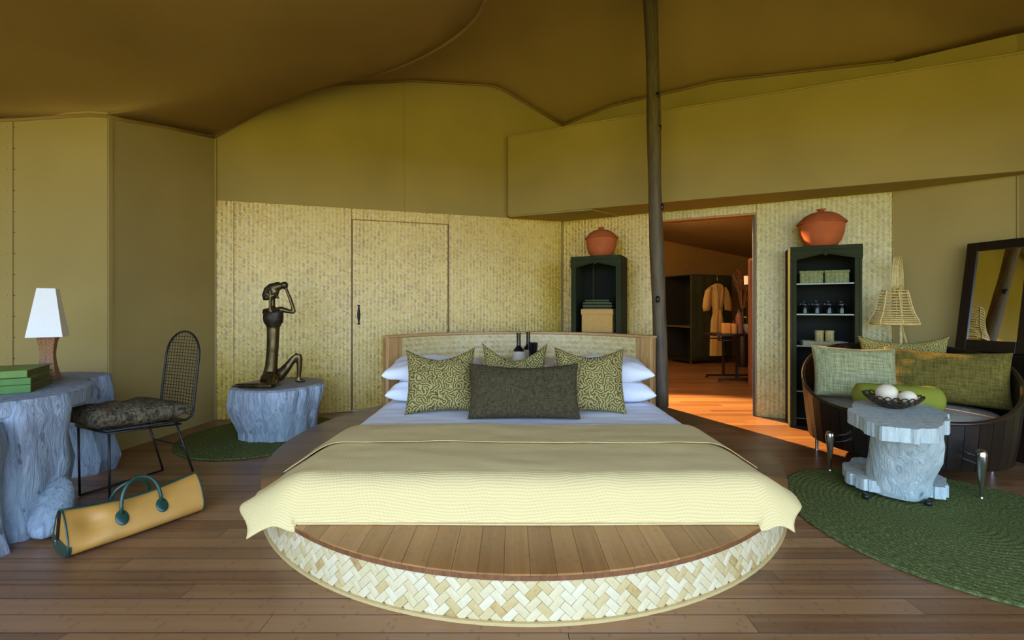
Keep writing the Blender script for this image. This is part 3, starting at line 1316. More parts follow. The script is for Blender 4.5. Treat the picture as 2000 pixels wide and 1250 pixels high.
# headboard: concentric with the platform
HR = 1.45
HA = 58.5 * D2R
HZ0, HZ1 = PH + 0.001, 0.885


def arc_pt(r, a, z):
    return Vector((r * sin(a), r * cos(a), z))


def arc_slab(r0, r1, a0, a1, z0, z1, n=30):
    mb = MB()
    vs = []
    for i in range(n + 1):
        a = a0 + (a1 - a0) * i / n
        vs += [arc_pt(r0, a, z0), arc_pt(r1, a, z0), arc_pt(r1, a, z1), arc_pt(r0, a, z1)]
    fs = []
    for i in range(n):
        p = i * 4
        for k in range(4):
            l = (k + 1) % 4
            fs.append((p + k, p + l, p + 4 + l, p + 4 + k))
    fs += [(3, 2, 1, 0), (n * 4, n * 4 + 1, n * 4 + 2, n * 4 + 3)]
    return mb.add(vs, fs)


def uvarc(co):
    return (atan2(co.x, co.y) * HR, co.z)


hbd = obj('headboard', arc_slab(HR + 0.012, HR + 0.05, -HA, HA, HZ0, HZ1, 40), M['blond'], bed, label='curved blond wood headboard with a woven panel')
pa = 51.5 * D2R
obj('woven_panel', arc_slab(HR - 0.004, HR + 0.013, -pa, pa, 0.60, HZ1 - 0.012, 60), M['woven_head'], hbd, uvf=uvarc)
for s_ in (-1, 1):
    a1, a2, a3 = s_ * HA, s_ * (HA - 4.6 * D2R), s_ * (pa + 0.25 * D2R)
    obj('headboard_post', arc_slab(HR - 0.022, HR + 0.05, min(a1, a2), max(a1, a2), HZ0, HZ1 - 0.002, 4), M['blond'], hbd, bevel=0.003)
    a2 = a2 - s_ * 0.15 * D2R
    obj('headboard_stile', arc_slab(HR - 0.010, HR + 0.013, min(a3, a2), max(a3, a2), HZ0, HZ1 - 0.004, 4), M['blond'], hbd, bevel=0.002)
obj('top_cap', arc_slab(HR - 0.03, HR + 0.06, -HA - 0.004, HA + 0.004, HZ1, HZ1 + 0.018, 50), M['blond_x'], hbd)
# ledge behind the pillows
led = []
for i in range(25):
    a = -0.50 + 1.0 * i / 24
    led.append((1.432 * sin(a), 1.432 * cos(a)))
led = [(-0.68, 0.86)] + led[1:-1] + [(0.68, 0.86)]
obj('bed_ledge', MB().prism(led, 0.595, 0.625), M['pale_ceramic'], hbd)

# ------------------------------------------------------------------ mattress and bedding
MX, MY0, MY1, MZ = BX, 2.04, 4.03, 0.365
HWD = 1.02


def nz(x, y, z=0, s=1.0):
    return noise.noise(Vector((x * s, y * s, z * s)))


mt = MB().lohi((MX - HWD, MY0, PH + 0.002), (MX + HWD, MY1, MZ - 0.008))
tag(obj('mattress', mt, M['white'], bevel=0.03), 'thick white mattress lying on the round bamboo platform', 'mattress')


def drape_z(x, y, cloth_z):
    """platform height below a point, or free fall outside it"""
    return PH + 0.006 if hypot(x - BX, y - BY) < BR + 0.004 else -1


def drape(s_, t, zt, fwd, side_ang=33, front_ang=76, hwid=HWD + 0.01, yf=MY0 + 0.05, rnd=0.15, seed=0, extra=None):
    """s_: signed arc length across, t: y coordinate before the front fold"""
    a = max(abs(s_) - hwid, 0)
    b = max(yf - t, 0) if fwd else 0
    L = hypot(a, b)
    if L > 0:
        L *= 1 - 0.25 * (2 * a * b / (L * L)) ** 2
    x = MX + math.copysign(min(abs(s_), hwid), s_)
    y = max(t, yf) if fwd else t
    if L < 1e-6:
        z = zt
    else:
        phi = atan2(b, a)
        w = phi / (pi / 2)
        ang = (side_ang + (front_ang - side_ang) * w ** 1.2) * D2R
        # corner hangs steeper
        ang += 2 * D2R * sin(2 * phi) ** 2
        Lr = min(L, rnd)
        drop = rnd / ang * (1 - cos(ang * Lr / rnd)) + (L - Lr) * sin(ang)
        hor = rnd / ang * sin(ang * Lr / rnd) + (L - Lr) * cos(ang)
        x += math.copysign(hor * cos(phi), s_)
        y -= hor * sin(phi)
        z = zt - drop
    return Vector((x, y, z))


# sheet, white with a cool cast, folded back over the yellow cover
def sheet_fn(u, v):
    s_ = (u - 0.5) * 2 * 1.30
    t = 2.74 + v * (4.0 - 2.74)
    p = drape(s_, t, MZ + 0.003, False, side_ang=40)
    w = 0.006 * nz(p.x * 2.0, p.y * 7, 3) + 0.004 * nz(p.x * 6, p.y * 14, 8)
    if t < 2.98:
        w += 0.020 * max(0, sin((t - 2.74) / 0.24 * pi)) ** 0.6 * (1 - 0.4 * max(0, abs(s_) - 0.9))
        w += 0.004 * abs(sin(p.x * 9 + 3 * nz(p.x, p.y, 1, 2)))
    p.z += w
    p.z = max(p.z, PH + 0.004)
    return p


bs = MB().sheet(lambda u, v: sheet_fn(u, v), 110, 60, 0.004)
tag(obj('bed_sheet', bs, M['white'], smooth=True), 'white sheet with a folded back hem under the cushions', 'sheet')

YFOLD = 2.46
YBACK = 2.84


def blanket_fn(u, v, hi=0.0):
    s_ = -1.40 + u * 2.735
    t = 1.79 + v * (YBACK - 1.79)
    # edges bow a little
    t += (1 - v) * (0.015 * sin(u * 9) + 0.02 * (abs(u - 0.5) * 2) ** 6 * -1)
    p = drape(s_, t, MZ + 0.022, True)
    e_ = t - YFOLD - 0.03 * sin(u * 4)
    k = 0
    wr = 0.008 * nz(p.x * 1.6, p.y * 4.5, 5) + 0.004 * nz(p.x * 5, p.y * 9, 2)
    p.z += k + wr + hi
    inside = hypot(p.x - BX, p.y - BY) < BR + 0.01
    if inside:
        p.z = max(p.z, PH + 0.008)
    # soft ripple of the hanging corner
    if not inside:
        p.x += 0.02 * sin(p.y * 40 + p.x * 7) * min(1, (0.36 - p.z) * 3)
    return p


bl = MB().sheet(lambda u, v: blanket_fn(u, v), 170, 150, 0.007)
qb = tag(obj('quilted_blanket', bl, M['quilt'], smooth=True), 'pale yellow quilted blanket draped over the foot of the bed', 'blanket')


def hem_fn(u, v):
    t0 = YFOLD + 0.03 * sin(u * 4) + 0.008 * sin(u * 23)
    vb = (t0 + v * (YBACK + 0.004 - t0) - 1.79) / (YBACK - 1.79)
    p = blanket_fn(u, vb)
    p.z += 0.0165
    return p


hemo = obj('folded_hem', MB().sheet(hem_fn, 150, 40, 0.003), M['quilt'], qb, smooth='auto')



def cloth_uv(o, nu, nv, fn):
    at = o.data.attributes.new('cloth', 'FLOAT_VECTOR', 'POINT')
    w = nu + 1
    for k, d in enumerate(at.data):
        k %= w * (nv + 1)
        d.vector = fn((k % w) / nu, (k // w) / nv)


cloth_uv(qb, 170, 150, lambda u, v: (u * 2.735, v * (YBACK - 1.79), 0))
cloth_uv(hemo, 150, 40, lambda u, v: (u * 2.735, YFOLD - 1.79 + v * (YBACK - YFOLD), 0))

# ------------------------------------------------------------------ pillows
def pillow(w, h, t, ear=0.10, sag=0.0, seed=0, nu=34, nv=26, wr=0.012, ps=0.42, boxy=1.0):
    """x across, z up (0..h), y through"""
    mb = MB()

    def pt(u, v, side):
        a, b = u * 2 - 1, v * 2 - 1
        # a denser grid towards the edges
        a, b = sin(a * pi / 2), sin(b * pi / 2)
        x = a * w / 2 * (1 - ear * (1 - b * b))
        z = b * h / 2 * (1 - ear * (1 - a * a))
        if b > 0:
            z -= sag * b * (1 - abs(a) ** 1.6)
        th = t / 2 * max(0, (1 - a ** 4)) ** ps * max(0, (1 - b ** 4)) ** ps
        th *= 1 + 0.25 * nz(a * 1.3 + seed, b * 1.3, seed * 1.7)
        edge = (1 - a ** 8) * (1 - b ** 8)
        y = side * th + side * edge * wr * nz(a * 2.2 + seed * 3, b * 3.1, side * 5 + seed) + 0.5 * wr * nz(a * 3, b * 3 + seed, 9)
        fold = edge * wr * 0.7 * sin(9 * (a + b) + 4 * nz(a + seed, b, 2)) * max(0, abs(a) + abs(b) - 0.8)
        return Vector((x, y + side * fold, z + h / 2))
    mb.grid(lambda u, v: pt(u, v, -1), nu, nv)
    mb.grid(lambda u, v: pt(u, v, 1), nu, nv, flip=True)
    return mb


def weld(me, d=0.0006):
    bm = bmesh.new()
    bm.from_mesh(me)
    bmesh.ops.remove_doubles(bm, verts=bm.verts, dist=d)
    bmesh.ops.recalc_face_normals(bm, faces=bm.faces)
    bm.to_mesh(me)
    bm.free()
    return me


def put_pillow(name, label, cat, m, loc, rz, lean, w, h, t, group=None, roll=0, flat=False, **kw):
    me = weld(pillow(w, h, t, **kw).mesh(name))
    o = obj(name, me, m, smooth=True)
    o.location = loc
    # lean >0: top moves away from the viewer (+y)
    o.rotation_mode = 'QUATERNION'
    q = Euler((0, 0, rz)).to_quaternion() @ Euler((-lean, 0, 0)).to_quaternion() @ Euler((0, roll, 0)).to_quaternion()
    o.rotation_quaternion = q
    return tag(o, label, cat, group)


# white sleeping pillows, two deep on each side (lying flat: lean ~ 90)
gp = 'white sleeping pillows at the head of the bed'
put_pillow('bed_pillow', 'lower white pillow of the left pair by the headboard', 'pillow', M['white'], (-0.62, 3.52, MZ + 0.088), 0, 86 * D2R, 0.82, 0.46, 0.17, gp, seed=1, ear=0.05)
put_pillow('bed_pillow', 'upper white pillow of the left pair, its tip poking out beside the patterned cushion', 'pillow', M['white'], (-0.66, 3.54, MZ + 0.25), 0.03, 84 * D2R, 0.80, 0.46, 0.18, gp, seed=2, ear=0.07)
put_pillow('bed_pillow', 'lower white pillow of the right pair by the headboard', 'pillow', M['white'], (0.75, 3.52, MZ + 0.088), 0, 86 * D2R, 0.84, 0.46, 0.17, gp, seed=3, ear=0.05)
put_pillow('bed_pillow', 'upper white pillow of the right pair, bulging past the patterned cushion', 'pillow', M['white'], (0.76, 3.54, MZ + 0.25), -0.03, 84 * D2R, 0.80, 0.46, 0.18, gp, seed=4, ear=0.06)
gc = 'leaf print cushions on the bed'
put_pillow('scatter_cushion', 'olive leaf print cushion leaning at the left of the bed', 'cushion', M['leaf'], (-0.53, 3.26, MZ + 0.012), 0.10, 20 * D2R, 0.54, 0.50, 0.20, gc, ear=0.10, sag=0.075, seed=5, roll=-0.03)
put_pillow('scatter_cushion', 'olive leaf print cushion half hidden behind the long dark cushion in the middle', 'cushion', M['leaf'], (0.02, 3.44, MZ + 0.03), -0.02, 14 * D2R, 0.54, 0.50, 0.16, gc, ear=0.12, sag=0.12, seed=6)
put_pillow('scatter_cushion', 'olive leaf print cushion leaning at the right of the bed', 'cushion', M['leaf'], (0.585, 3.26, MZ + 0.012), -0.05, 18 * D2R, 0.54, 0.50, 0.20, gc, ear=0.09, sag=0.06, seed=7, roll=0.02)
put_pillow('lumbar_cushion', 'long dark brown tweed cushion in front of the leaf print cushions', 'cushion', M['dark_tweed'], (0.085, 3.08, MZ + 0.012), 0.0, 18 * D2R, 0.80, 0.40, 0.17, ear=0.045, sag=0.03, seed=8)


# ------------------------------------------------------------------ bottles on the ledge
def bottle(x, y, label):
    t = thing('bottle', label, 'bottle', (x, y, 0.626), 0, 'black bottles on the headboard ledge')
    obj('glass_body', MB().lathe([(0.0, 0.0), (0.052, 0.0), (0.055, 0.01), (0.055, 0.118), (0.050, 0.130), (0.022, 0.165), (0.0205, 0.18), (0.0205, 0.285), (0.024, 0.287), (0.024, 0.297), (0.0, 0.297)], 24, cap=False), M['black_glass'], t, smooth='auto')
    obj('pale_sleeve', MB().lathe([(0.0555, 0.004), (0.064, 0.004), (0.066, 0.06), (0.066, 0.116), (0.0555, 0.116)], 24, cap=False), M['pale_ceramic'], t, smooth='auto', label='pale ringed ceramic sleeve')
    return t


bottle(0.065, 4.24, 'black long-necked bottle standing left on the headboard ledge')
bottle(0.165, 4.42, 'black long-necked bottle standing behind the dark tumbler on the ledge')
tb = thing('tumbler', 'small black tumbler on the headboard ledge beside the bottles', 'cup', (0.205, 4.24, 0.626))
obj('cup_body', MB().lathe([(0.0, 0.0), (0.034, 0.0), (0.048, 0.20), (0.044, 0.20), (0.032, 0.008), (0.0, 0.008)], 24, cap=False), M['black_glass'], tb, smooth='auto')

# ================================================================== LEFT SIDE
def loft(rings, n=48, seed=0, amp=0.05, flute=7, sub=6, top_flat=True, rough_amp=0.02):
    """rings: (z, cx, cy, rx, ry, rot); fluted like a weathered trunk"""
    mb = MB()
    out = []
    for (r0, r1) in zip(rings, rings[1:]):
        for k in range(sub):
            t = k / sub
            ts = t
            out.append(tuple(a + (b - a) * ts for a, b in zip(r0, r1)))
    out.append(rings[-1])
    vs, fs = [], []
    m = len(out)
    for i, (z, cx, cy, rx, ry, rot) in enumerate(out):
        for k in range(n):
            a = 2 * pi * k / n
            fl_ = amp * (noise.noise(Vector((cos(a) * flute / 3 + seed * 5, sin(a) * flute / 3, z * 0.7 + seed))) * 1.4)
            fl_ += rough_amp * noise.noise(Vector((cos(a) * flute + seed, sin(a) * flute, z * 2.5)))
            x, y = rx * (1 + fl_ * 2) * cos(a), ry * (1 + fl_ * 2) * sin(a)
            vs.append((cx + x * cos(rot) - y * sin(rot), cy + x * sin(rot) + y * cos(rot), z))
    for i in range(m - 1):
        for k in range(n):
            l = (k + 1) % n
            fs.append((i * n + k, i * n + l, (i + 1) * n + l, (i + 1) * n + k))
    fs.append(tuple(range(n - 1, -1, -1)))
    # rounded top rim
    zt, cx, cy = out[-1][0], out[-1][1], out[-1][2]
    base = (m - 1) * n
    nv = len(vs)
    for k in range(n):
        p = vs[base + k]
        vs.append((cx + (p[0] - cx) * 0.95, cy + (p[1] - cy) * 0.95, zt + 0.012))
    for k in range(n):
        l = (k + 1) % n
        fs.append((base + k, base + l, nv + l, nv + k))
    fs.append(tuple(nv + k for k in range(n)))
    return mb.add(vs, fs)


def rug(name, c, r, label, th=0.014, step=0.03):
    mb = MB()
    prof = []
    q = 0.0
    prof.append((0.0, th))
    nr = int(r / step)
    for i in range(nr):
        r0 = r * i / nr
        for t in (0.25, 0.5, 0.75, 1.0):
            prof.append((r0 + r / nr * t, th * (0.72 + 0.28 * sin(pi * t))))
    prof += [(r + 0.004, th * 0.4), (r, 0.0015)]
    prof.reverse()
    mb.lathe(prof, 96, cap=False)
    mb.map(lambda p: Vector((p.x * (1 + 0.012 * sin(3 * atan2(p.y, p.x) + c[0])), p.y * (1 + 0.012 * sin(2 * atan2(p.y, p.x) + c[1])), p.z)))
    o = obj(name, mb, M['rug'], smooth=True)
    o.location = (c[0], c[1], 0.0)
    return tag(o, label, 'rug')


rug('round_rug', (-2.27, 3.98), 0.66, 'small round green rug under the bluish stump with the bronze figure')
rug('round_rug', (2.405, 2.365), 0.80, 'large round green braided rug under the log table and tub sofa')

# stump with the bronze figure
st = thing('tree_stump', 'squat bluish weathered tree stump carrying the bronze figure', 'stump', (-2.12, 3.98, 0.015))
st_rings = [(0.0, -0.02, 0.05, 0.31, 0.33, 0.2), (0.06, -0.02, 0.05, 0.31, 0.34, 0.2), (0.18, -0.03, 0.03, 0.34, 0.37, 0.2), (0.30, -0.02, 0.01, 0.37, 0.39, 0.2), (0.40, 0.0, 0.0, 0.375, 0.39, 0.2), (0.445, 0.0, 0.0, 0.37, 0.385, 0.2)]
obj('trunk', loft(st_rings, 80, 3, 0.05, 8, 8, rough_amp=0.035), M['stump'], st, smooth='auto')
SZ = 0.015 + 0.457
cap = [(0.34 * cos(a) * (1 + 0.03 * sin(3 * a)), 0.355 * sin(a) * (1 + 0.03 * cos(4 * a))) for a in [2 * pi * k / 40 for k in range(40)]]
obj('sawn_face', MB().prism([(x * cos(0.2) - y * sin(0.2), x * sin(0.2) + y * cos(0.2)) for x, y in cap], 0.445, 0.4585), M['stump_top'], st)

# bronze seated figure
def SC(cx, cy, dy=0.0, Y=3.93):
    return P(450 + cx / 5.206, 530 + cy / 5.206, Y + dy)


K = 0.000882
FO = Vector((-1.98, 3.93, SZ + 0.002))
fig = MB()
fig.tube([SC(395, 1120, -0.05), SC(400, 1080, -0.03), SC(405, 1040), SC(415, 960), SC(425, 850), SC(432, 740), SC(435, 640), SC(436, 560)],
         [(88 * K, 75 * K), (84 * K, 76 * K), (68 * K, 66 * K), (58 * K, 56 * K), (56 * K, 54 * K), (57 * K, 54 * K), (60 * K, 55 * K), (62 * K, 56 * K)], 20, flat=(1, 0, 0))
# chest and shoulders
fig.tube([SC(436, 570), SC(437, 530), SC(437, 470), SC(433, 420), SC(428, 392), SC(426, 372)],
         [(62 * K, 55 * K), (84 * K, 70 * K), (90 * K, 72 * K), (95 * K, 66 * K), (104 * K, 52 * K), (98 * K, 40 * K)], 18, flat=(1, 0, 0))
# neck and forearm held up to the head
fig.tube([SC(428, 400), SC(428, 330), SC(425, 260)], [30 * K, 27 * K, 30 * K], 12)
fig.tube([SC(405, 410, -0.05), SC(405, 330, -0.05), SC(404, 250, -0.05), SC(402, 175, -0.04)], [17 * K, 15 * K, 14 * K, 15 * K], 10)
# head thrown back, hair swept up in an arc
fig.tube([SC(372, 285), SC(368, 245), SC(385, 205), SC(420, 178), SC(465, 165), SC(505, 150), SC(540, 145)],
         [26 * K, 34 * K, 42 * K, 44 * K, 44 * K, 36 * K, 30 * K], 12)
fig.ell(SC(440, 215), (52 * K, 46 * K, 62 * K), 16, 10)
fig.ell(SC(480, 140), (38 * K, 36 * K, 36 * K), 14, 8)
fig.ell(SC(550, 140), (38 * K, 36 * K, 38 * K), 14, 8)
# chin, nose, ear
fig.tube([SC(450, 235), SC(475, 258), SC(492, 280)], [20 * K, 16 * K, 11 * K], 8)
fig.tube([SC(470, 215), SC(498, 205)], [12 * K, 8 * K], 8)
fig.torus(SC(455, 252, -0.045), 18 * K, 6 * K, 12, 6, Matrix.Rotation(pi / 2, 3, 'X'))
fig.ell(SC(365, 265, -0.03), 20 * K, 8, 6)
# right arm: shoulder, elbow, hand at the brow
fig.tube([SC(500, 385), SC(545, 392), SC(600, 408), SC(650, 418)], [34 * K, 28 * K, 22 * K, 18 * K], 10)
fig.tube([SC(650, 418), SC(635, 360), SC(605, 270), SC(568, 180)], [19 * K, 19 * K, 18 * K, 16 * K], 10)
fig.tube([SC(568, 185), SC(545, 165), SC(515, 158)], [16 * K, 15 * K, 9 * K], 8)
# far leg: raised knee
fig.tube([SC(420, 1090, 0.0), SC(500, 1060, 0.05), SC(580, 970, 0.09), SC(640, 890, 0.11), SC(690, 845, 0.12)], [66 * K, 60 * K, 44 * K, 34 * K, 30 * K], 12)
fig.tube([SC(690, 845, 0.12), SC(702, 880, 0.12), SC(702, 960, 0.12), SC(697, 1040, 0.12), SC(693, 1092, 0.12)], [30 * K, 30 * K, 28 * K, 25 * K, 22 * K], 12)
fp = SC(690, 1100, 0.12)
fz = SZ + 0.016
fig.tube([(fp.x - 0.02, fp.y, fz + 0.005), (fp.x + 0.02, fp.y, fz), (fp.x + 0.065, fp.y - 0.01, fz - 0.004)], [0.026, 0.022, 0.012], 10)
# near leg: knee on the block, shin folded back along it
kz = SZ + 0.024
kp, ft = SC(415, 1150, -0.2), SC(55, 1150, -0.17)
fig.tube([SC(400, 1090, -0.02), Vector((kp.x - 0.06, kp.y + 0.12, kz + 0.02)), Vector((kp.x, kp.y + 0.01, kz))], [70 * K, 52 * K, 30 * K], 12)
fig.tube([Vector((kp.x + 0.01, kp.y, kz)), Vector((kp.x - 0.12, kp.y, kz)), Vector((ft.x + 0.08, ft.y, kz - 0.002)), Vector((ft.x, ft.y, kz - 0.003))], [0.026, 0.025, 0.021, 0.017], 12)
for q in range(5):
    fig.tube([Vector((ft.x + 0.01, ft.y + 0.016 - 0.008 * q, kz)), Vector((ft.x - 0.035 + 0.003 * abs(q - 2), ft.y + 0.02 - 0.010 * q, kz - 0.010))], [0.007, 0.005], 6)
me = fuse(fig, 0.0085, 3)
ft_ = thing('bronze_figure', 'slender bronze seated figure with one hand raised to its brow', 'sculpture', FO)
for v in me.vertices:
    v.co = v.co - FO
    v.co.z = max(v.co.z, 0.0)
obj('body', me, M['bronze'], ft_, smooth=True)
tp = MB().tube([SC(437, 545), SC(437, 520), SC(437, 470), SC(434, 425), SC(430, 398)], [(66 * K, 60 * K), (92 * K, 78 * K), (97 * K, 78 * K), (100 * K, 72 * K), (107 * K, 58 * K)], 28, flat=(1, 0, 0))
tp.map(lambda p: p + Vector((nz(p.x, p.y, p.z, 40), nz(p.x, p.y, p.z + 5, 40), 0)) * 0.006)
obj('bodice', tp, M['bronze_dark'], ft_, smooth=True, world=True, label='dark textured bronze bodice')
hr = MB().tube([SC(366, 292), SC(362, 245), SC(380, 200), SC(418, 170), SC(462, 155), SC(500, 145)], [28 * K, 38 * K, 44 * K, 46 * K, 44 * K, 30 * K], 14)
hr.map(lambda p: p + Vector((nz(p.x, p.y, p.z, 50), nz(p.x, p.y, p.z + 5, 50), nz(p.x + 3, p.y, p.z, 50))) * 0.006)
obj('hair', hr, M['bronze_dark'], ft_, smooth=True, world=True, label='dark ridged swept back hair')

# ------------------------------------------------------------------ desk of tree trunks
dk = thing('tree_trunk_desk', 'bluish grey live-edge desk of weathered tree trunks at the left edge', 'desk', (-2.75, 2.5, 0))
DO = Vector((-2.75, 2.5, 0))
def wl_rings(rs):
    return [(z, cx - DO.x, cy - DO.y, rx, ry, rot) for z, cx, cy, rx, ry, rot in rs]


t1 = wl_rings([(0.0, -3.10, 3.13, 0.22, 0.16, 0), (0.10, -3.08, 3.12, 0.24, 0.17, 0), (0.25, -3.07, 3.08, 0.22, 0.16, 0), (0.36, -3.05, 3.05, 0.19, 0.15, 0), (0.43, -3.04, 3.03, 0.20, 0.15, 0), (0.46, -3.01, 3.01, 0.235, 0.17, 0), (0.60, -3.0, 2.99, 0.23, 0.17, 0), (0.69, -3.0, 2.98, 0.215, 0.165, 0)])
obj('trunk', loft(t1, 48, 11, 0.04, 7, 4), M['stump_desk'], dk, smooth='auto')
t2 = wl_rings([(0.0, -2.60, 2.37, 0.11, 0.25, 0.5), (0.05, -2.60, 2.37, 0.115, 0.26, 0.5), (0.16, -2.60, 2.36, 0.12, 0.24, 0.45), (0.30, -2.59, 2.36, 0.145, 0.22, 0.45), (0.48, -2.58, 2.32, 0.15, 0.19, 0.45), (0.62, -2.56, 2.31, 0.165, 0.19, 0.3), (0.69, -2.58, 2.32, 0.165, 0.19, 0.3)])
obj('trunk', loft(t2, 56, 21, 0.07, 6, 5, rough_amp=0.03), M['stump_desk'], dk, smooth='auto')
t3 = wl_rings([(0.0, -2.57, 2.0, 0.19, 0.13, 0.3), (0.1, -2.575, 1.99, 0.18, 0.13, 0.3), (0.3, -2.57, 1.99, 0.165, 0.125, 0.3), (0.5, -2.55, 1.99, 0.165, 0.13, 0.3), (0.60, -2.57, 1.98, 0.165, 0.13, 0.3)])
obj('trunk', loft(t3, 48, 33, 0.08, 6, 5, rough_amp=0.03), M['stump_desk'], dk, smooth='auto')
# pointed root at the foot of the middle trunk
rt = MB().tube([(-2.46 - DO.x, 2.38 - DO.y, 0.26), (-2.41 - DO.x, 2.30 - DO.y, 0.16), (-2.35 - DO.x, 2.20 - DO.y, 0.07), (-2.33 - DO.x, 2.15 - DO.y, 0.02)], [(0.03, 0.04), (0.09, 0.06), (0.09, 0.06), (0.03, 0.02)], 14, flat=(0.8, 0.6, 0))
obj('root', rt, M['stump_desk'], dk, smooth=True, sub=1)
slab_poly = [(-2.405, 2.36), (-2.48, 2.56), (-2.62, 2.72), (-2.76, 2.83), (-2.795, 2.95), (-2.83, 3.08), (-3.0, 3.13), (-3.3, 3.10), (-3.55, 2.7), (-3.45, 2.2), (-3.1, 1.95), (-2.75, 1.93), (-2.56, 2.04), (-2.46, 2.16), (-2.42, 2.26)]
sm_ = smooth_curve([Vector((x - DO.x, y - DO.y, 0)) for x, y in slab_poly + slab_poly[:1]], 3)[:-1]
obj('desk_top', MB().prism([(p.x, p.y) for p in sm_], 0.625, 0.705), M['stump_desk'], dk, bevel=0.008)
DZT = 0.7055

# lamp
lp = thing('table_lamp', 'table lamp with white pyramid shade and carved wooden base on the desk', 'lamp', (-2.985, 2.80, DZT), 0.60)
def sq_loft(prof, mb=None, cap=True):
    mb = mb or MB()
    vs, fs = [], []
    for w, z in prof:
        vs += [(-w, -w, z), (w, -w, z), (w, w, z), (-w, w, z)]
    for i in range(len(prof) - 1):
        for k in range(4):
            l = (k + 1) % 4
            fs.append((i * 4 + k, i * 4 + l, i * 4 + 4 + l, i * 4 + 4 + k))
    if cap:
        fs += [(3, 2, 1, 0), tuple((len(prof) - 1) * 4 + k for k in range(4))]
    return mb.add(vs, fs)


prof = [(0.073 - 0.030 * sin(pi * min(1, i / 11) ** 0.85), 0.275 * i / 11) for i in range(12)]
prof = [(0.031 + 0.024 * (abs(i / 11 - 0.58) / 0.58) ** 1.7, 0.275 * i / 11) for i in range(12)]
obj('lamp_base', sq_loft(prof), M['carved'], lp, bevel=0.004)
for i in range(1, 11):
    w, z = prof[i]
    w2, z2 = prof[i + 1]
    mb = MB()
    for k in range(4):
        dx = 1 if k % 2 else -1
        x0 = (-w + 2 * w * (k + 0.5) / 4)
        mb.tube([(x0 - 0.006 * dx, -w - 0.001, z + 0.002), (x0 + 0.006 * dx, -(w + w2) / 2 - 0.001, (z + z2) / 2), (x0 - 0.006 * dx, -w2 - 0.001, z2 - 0.002)], 0.0026, 5)
    obj('carved_band', mb, M['tan_leather'], lp, kind='stuff')
ol, il = (0.128, 0.062), (0.126, 0.060)
sh = MB()
vs = []
for (w, z) in ((0.083, 0.275), (0.042, 0.585), (0.040, 0.585), (0.081, 0.275)):
    vs += [(-w, -w, z), (w, -w, z), (w, w, z), (-w, w, z)]
fs = []
for i in range(4):
    j = (i + 1) % 4
    for k in range(4):
        l = (k + 1) % 4
        fs.append((i * 4 + k, i * 4 + l, j * 4 + l, j * 4 + k))
obj('lamp_shade', sh.add(vs, fs), M['shade'], lp)
obj('shade_ring', MB().torus((0, 0, 0.578), 0.03, 0.003, 16, 5).lohi((-0.04, -0.002, 0.576), (0.04, 0.002, 0.58)).lohi((-0.003, -0.003, 0.27), (0.003, 0.003, 0.58)), M['iron'], lp)

# books
bu, bv = Vector((-0.85, -0.53, 0)).normalized(), Vector((-0.53, 0.85, 0)).normalized()
def book(z, h, w, d, off, label, cm, rot=0.0):
    t = thing('book', label, 'book', (-2.625 + off[0], 2.375 + off[1], z), atan2(0.53, 0.85) + rot, 'green books stacked on the desk')
    # local: x towards the right corner, y into the desk; corner at origin, book extends to -x
    obj('page_block', MB().lohi((-w + 0.006, 0.004, 0.004), (-0.010, d - 0.006, h - 0.004)), M['pages'], t)
    c = MB().lohi((-w, 0, 0), (0, d, 0.0045)).lohi((-w, 0, h - 0.0045), (0, d, h))
    obj('cover', c, cm, t, bevel=0.001)
    obj('spine', MB().lohi((-w, -0.003, 0), (0.0, 0.004, h)), cm, t, bevel=0.003)
    return t


book(DZT, 0.043, 0.42, 0.34, (0, 0), 'bottom book of the green stack on the desk', M['green_book'])
book(DZT + 0.0435, 0.036, 0.42, 0.335, (-0.004, 0.004), 'middle book of the green stack on the desk', M['green_book'], 0.02)
book(DZT + 0.080, 0.040, 0.44, 0.33, (-0.03, 0.01), 'top book of the green stack, lighter green', M['green_book_light'], -0.03)

# ------------------------------------------------------------------ wire chair
CRZ = atan2(-0.423, 0.906)       # local x along the back, local -y is forward
ch = thing('wire_chair', 'black wire side chair with a tall rounded mesh back beside the desk', 'chair', (-2.33, 3.0, 0), CRZ)
SZC = 0.425
bw, fw, dp = 0.195, 0.185, 0.44
tilt = 0.035


def seat_z(y):
    return SZC + tilt * (-y / dp) - 0.01


def rr(name, pts, r, n=8, closed=False, label=None):
    return obj(name, MB().tube(pts, r, n, closed), M['iron'], ch, smooth=True, label=label)


# back outline
def back_pt(u, h):
    """h metres up the back from the seat"""
    y = 0.055 * (h / 0.55) ** 1.2 + 0.012
    return Vector((u, y, seat_z(0) + h))


HB = 0.585
out = [back_pt(-bw, h) for h in (0.06, 0.2, 0.35, HB - bw * 0.85)]
arc = [back_pt(-bw * cos(a), HB - bw * 0.85 + bw * 0.85 * sin(a)) for a in [pi * k / 12 for k in range(1, 12)]]
out2 = [back_pt(bw, h) for h in (HB - bw * 0.85, 0.35, 0.2, 0.06)]
low_l = [Vector((-bw, -0.03, seat_z(0) + 0.006)), Vector((-bw, 0.005, seat_z(0) + 0.025))]
low_r = [Vector((bw, 0.005, seat_z(0) + 0.025)), Vector((bw, -0.03, seat_z(0) + 0.006))]
rim = [Vector((-fw, -dp, seat_z(-dp)))] + low_l + out + arc + out2 + low_r + [Vector((fw, -dp, seat_z(-dp)))]
rr('frame_rim', rim, 0.0075, 8, True)
mb = MB()
for i in range(1, 12):
    u = -bw + 2 * bw * i / 12
    hmax = HB - bw * 0.85 + 0.85 * sqrt(max(0, bw * bw - u * u))
    mb.tube([back_pt(u, 0.03 + (hmax - 0.03) * k / 6) for k in range(7)], 0.0016, 5)
nh = 24
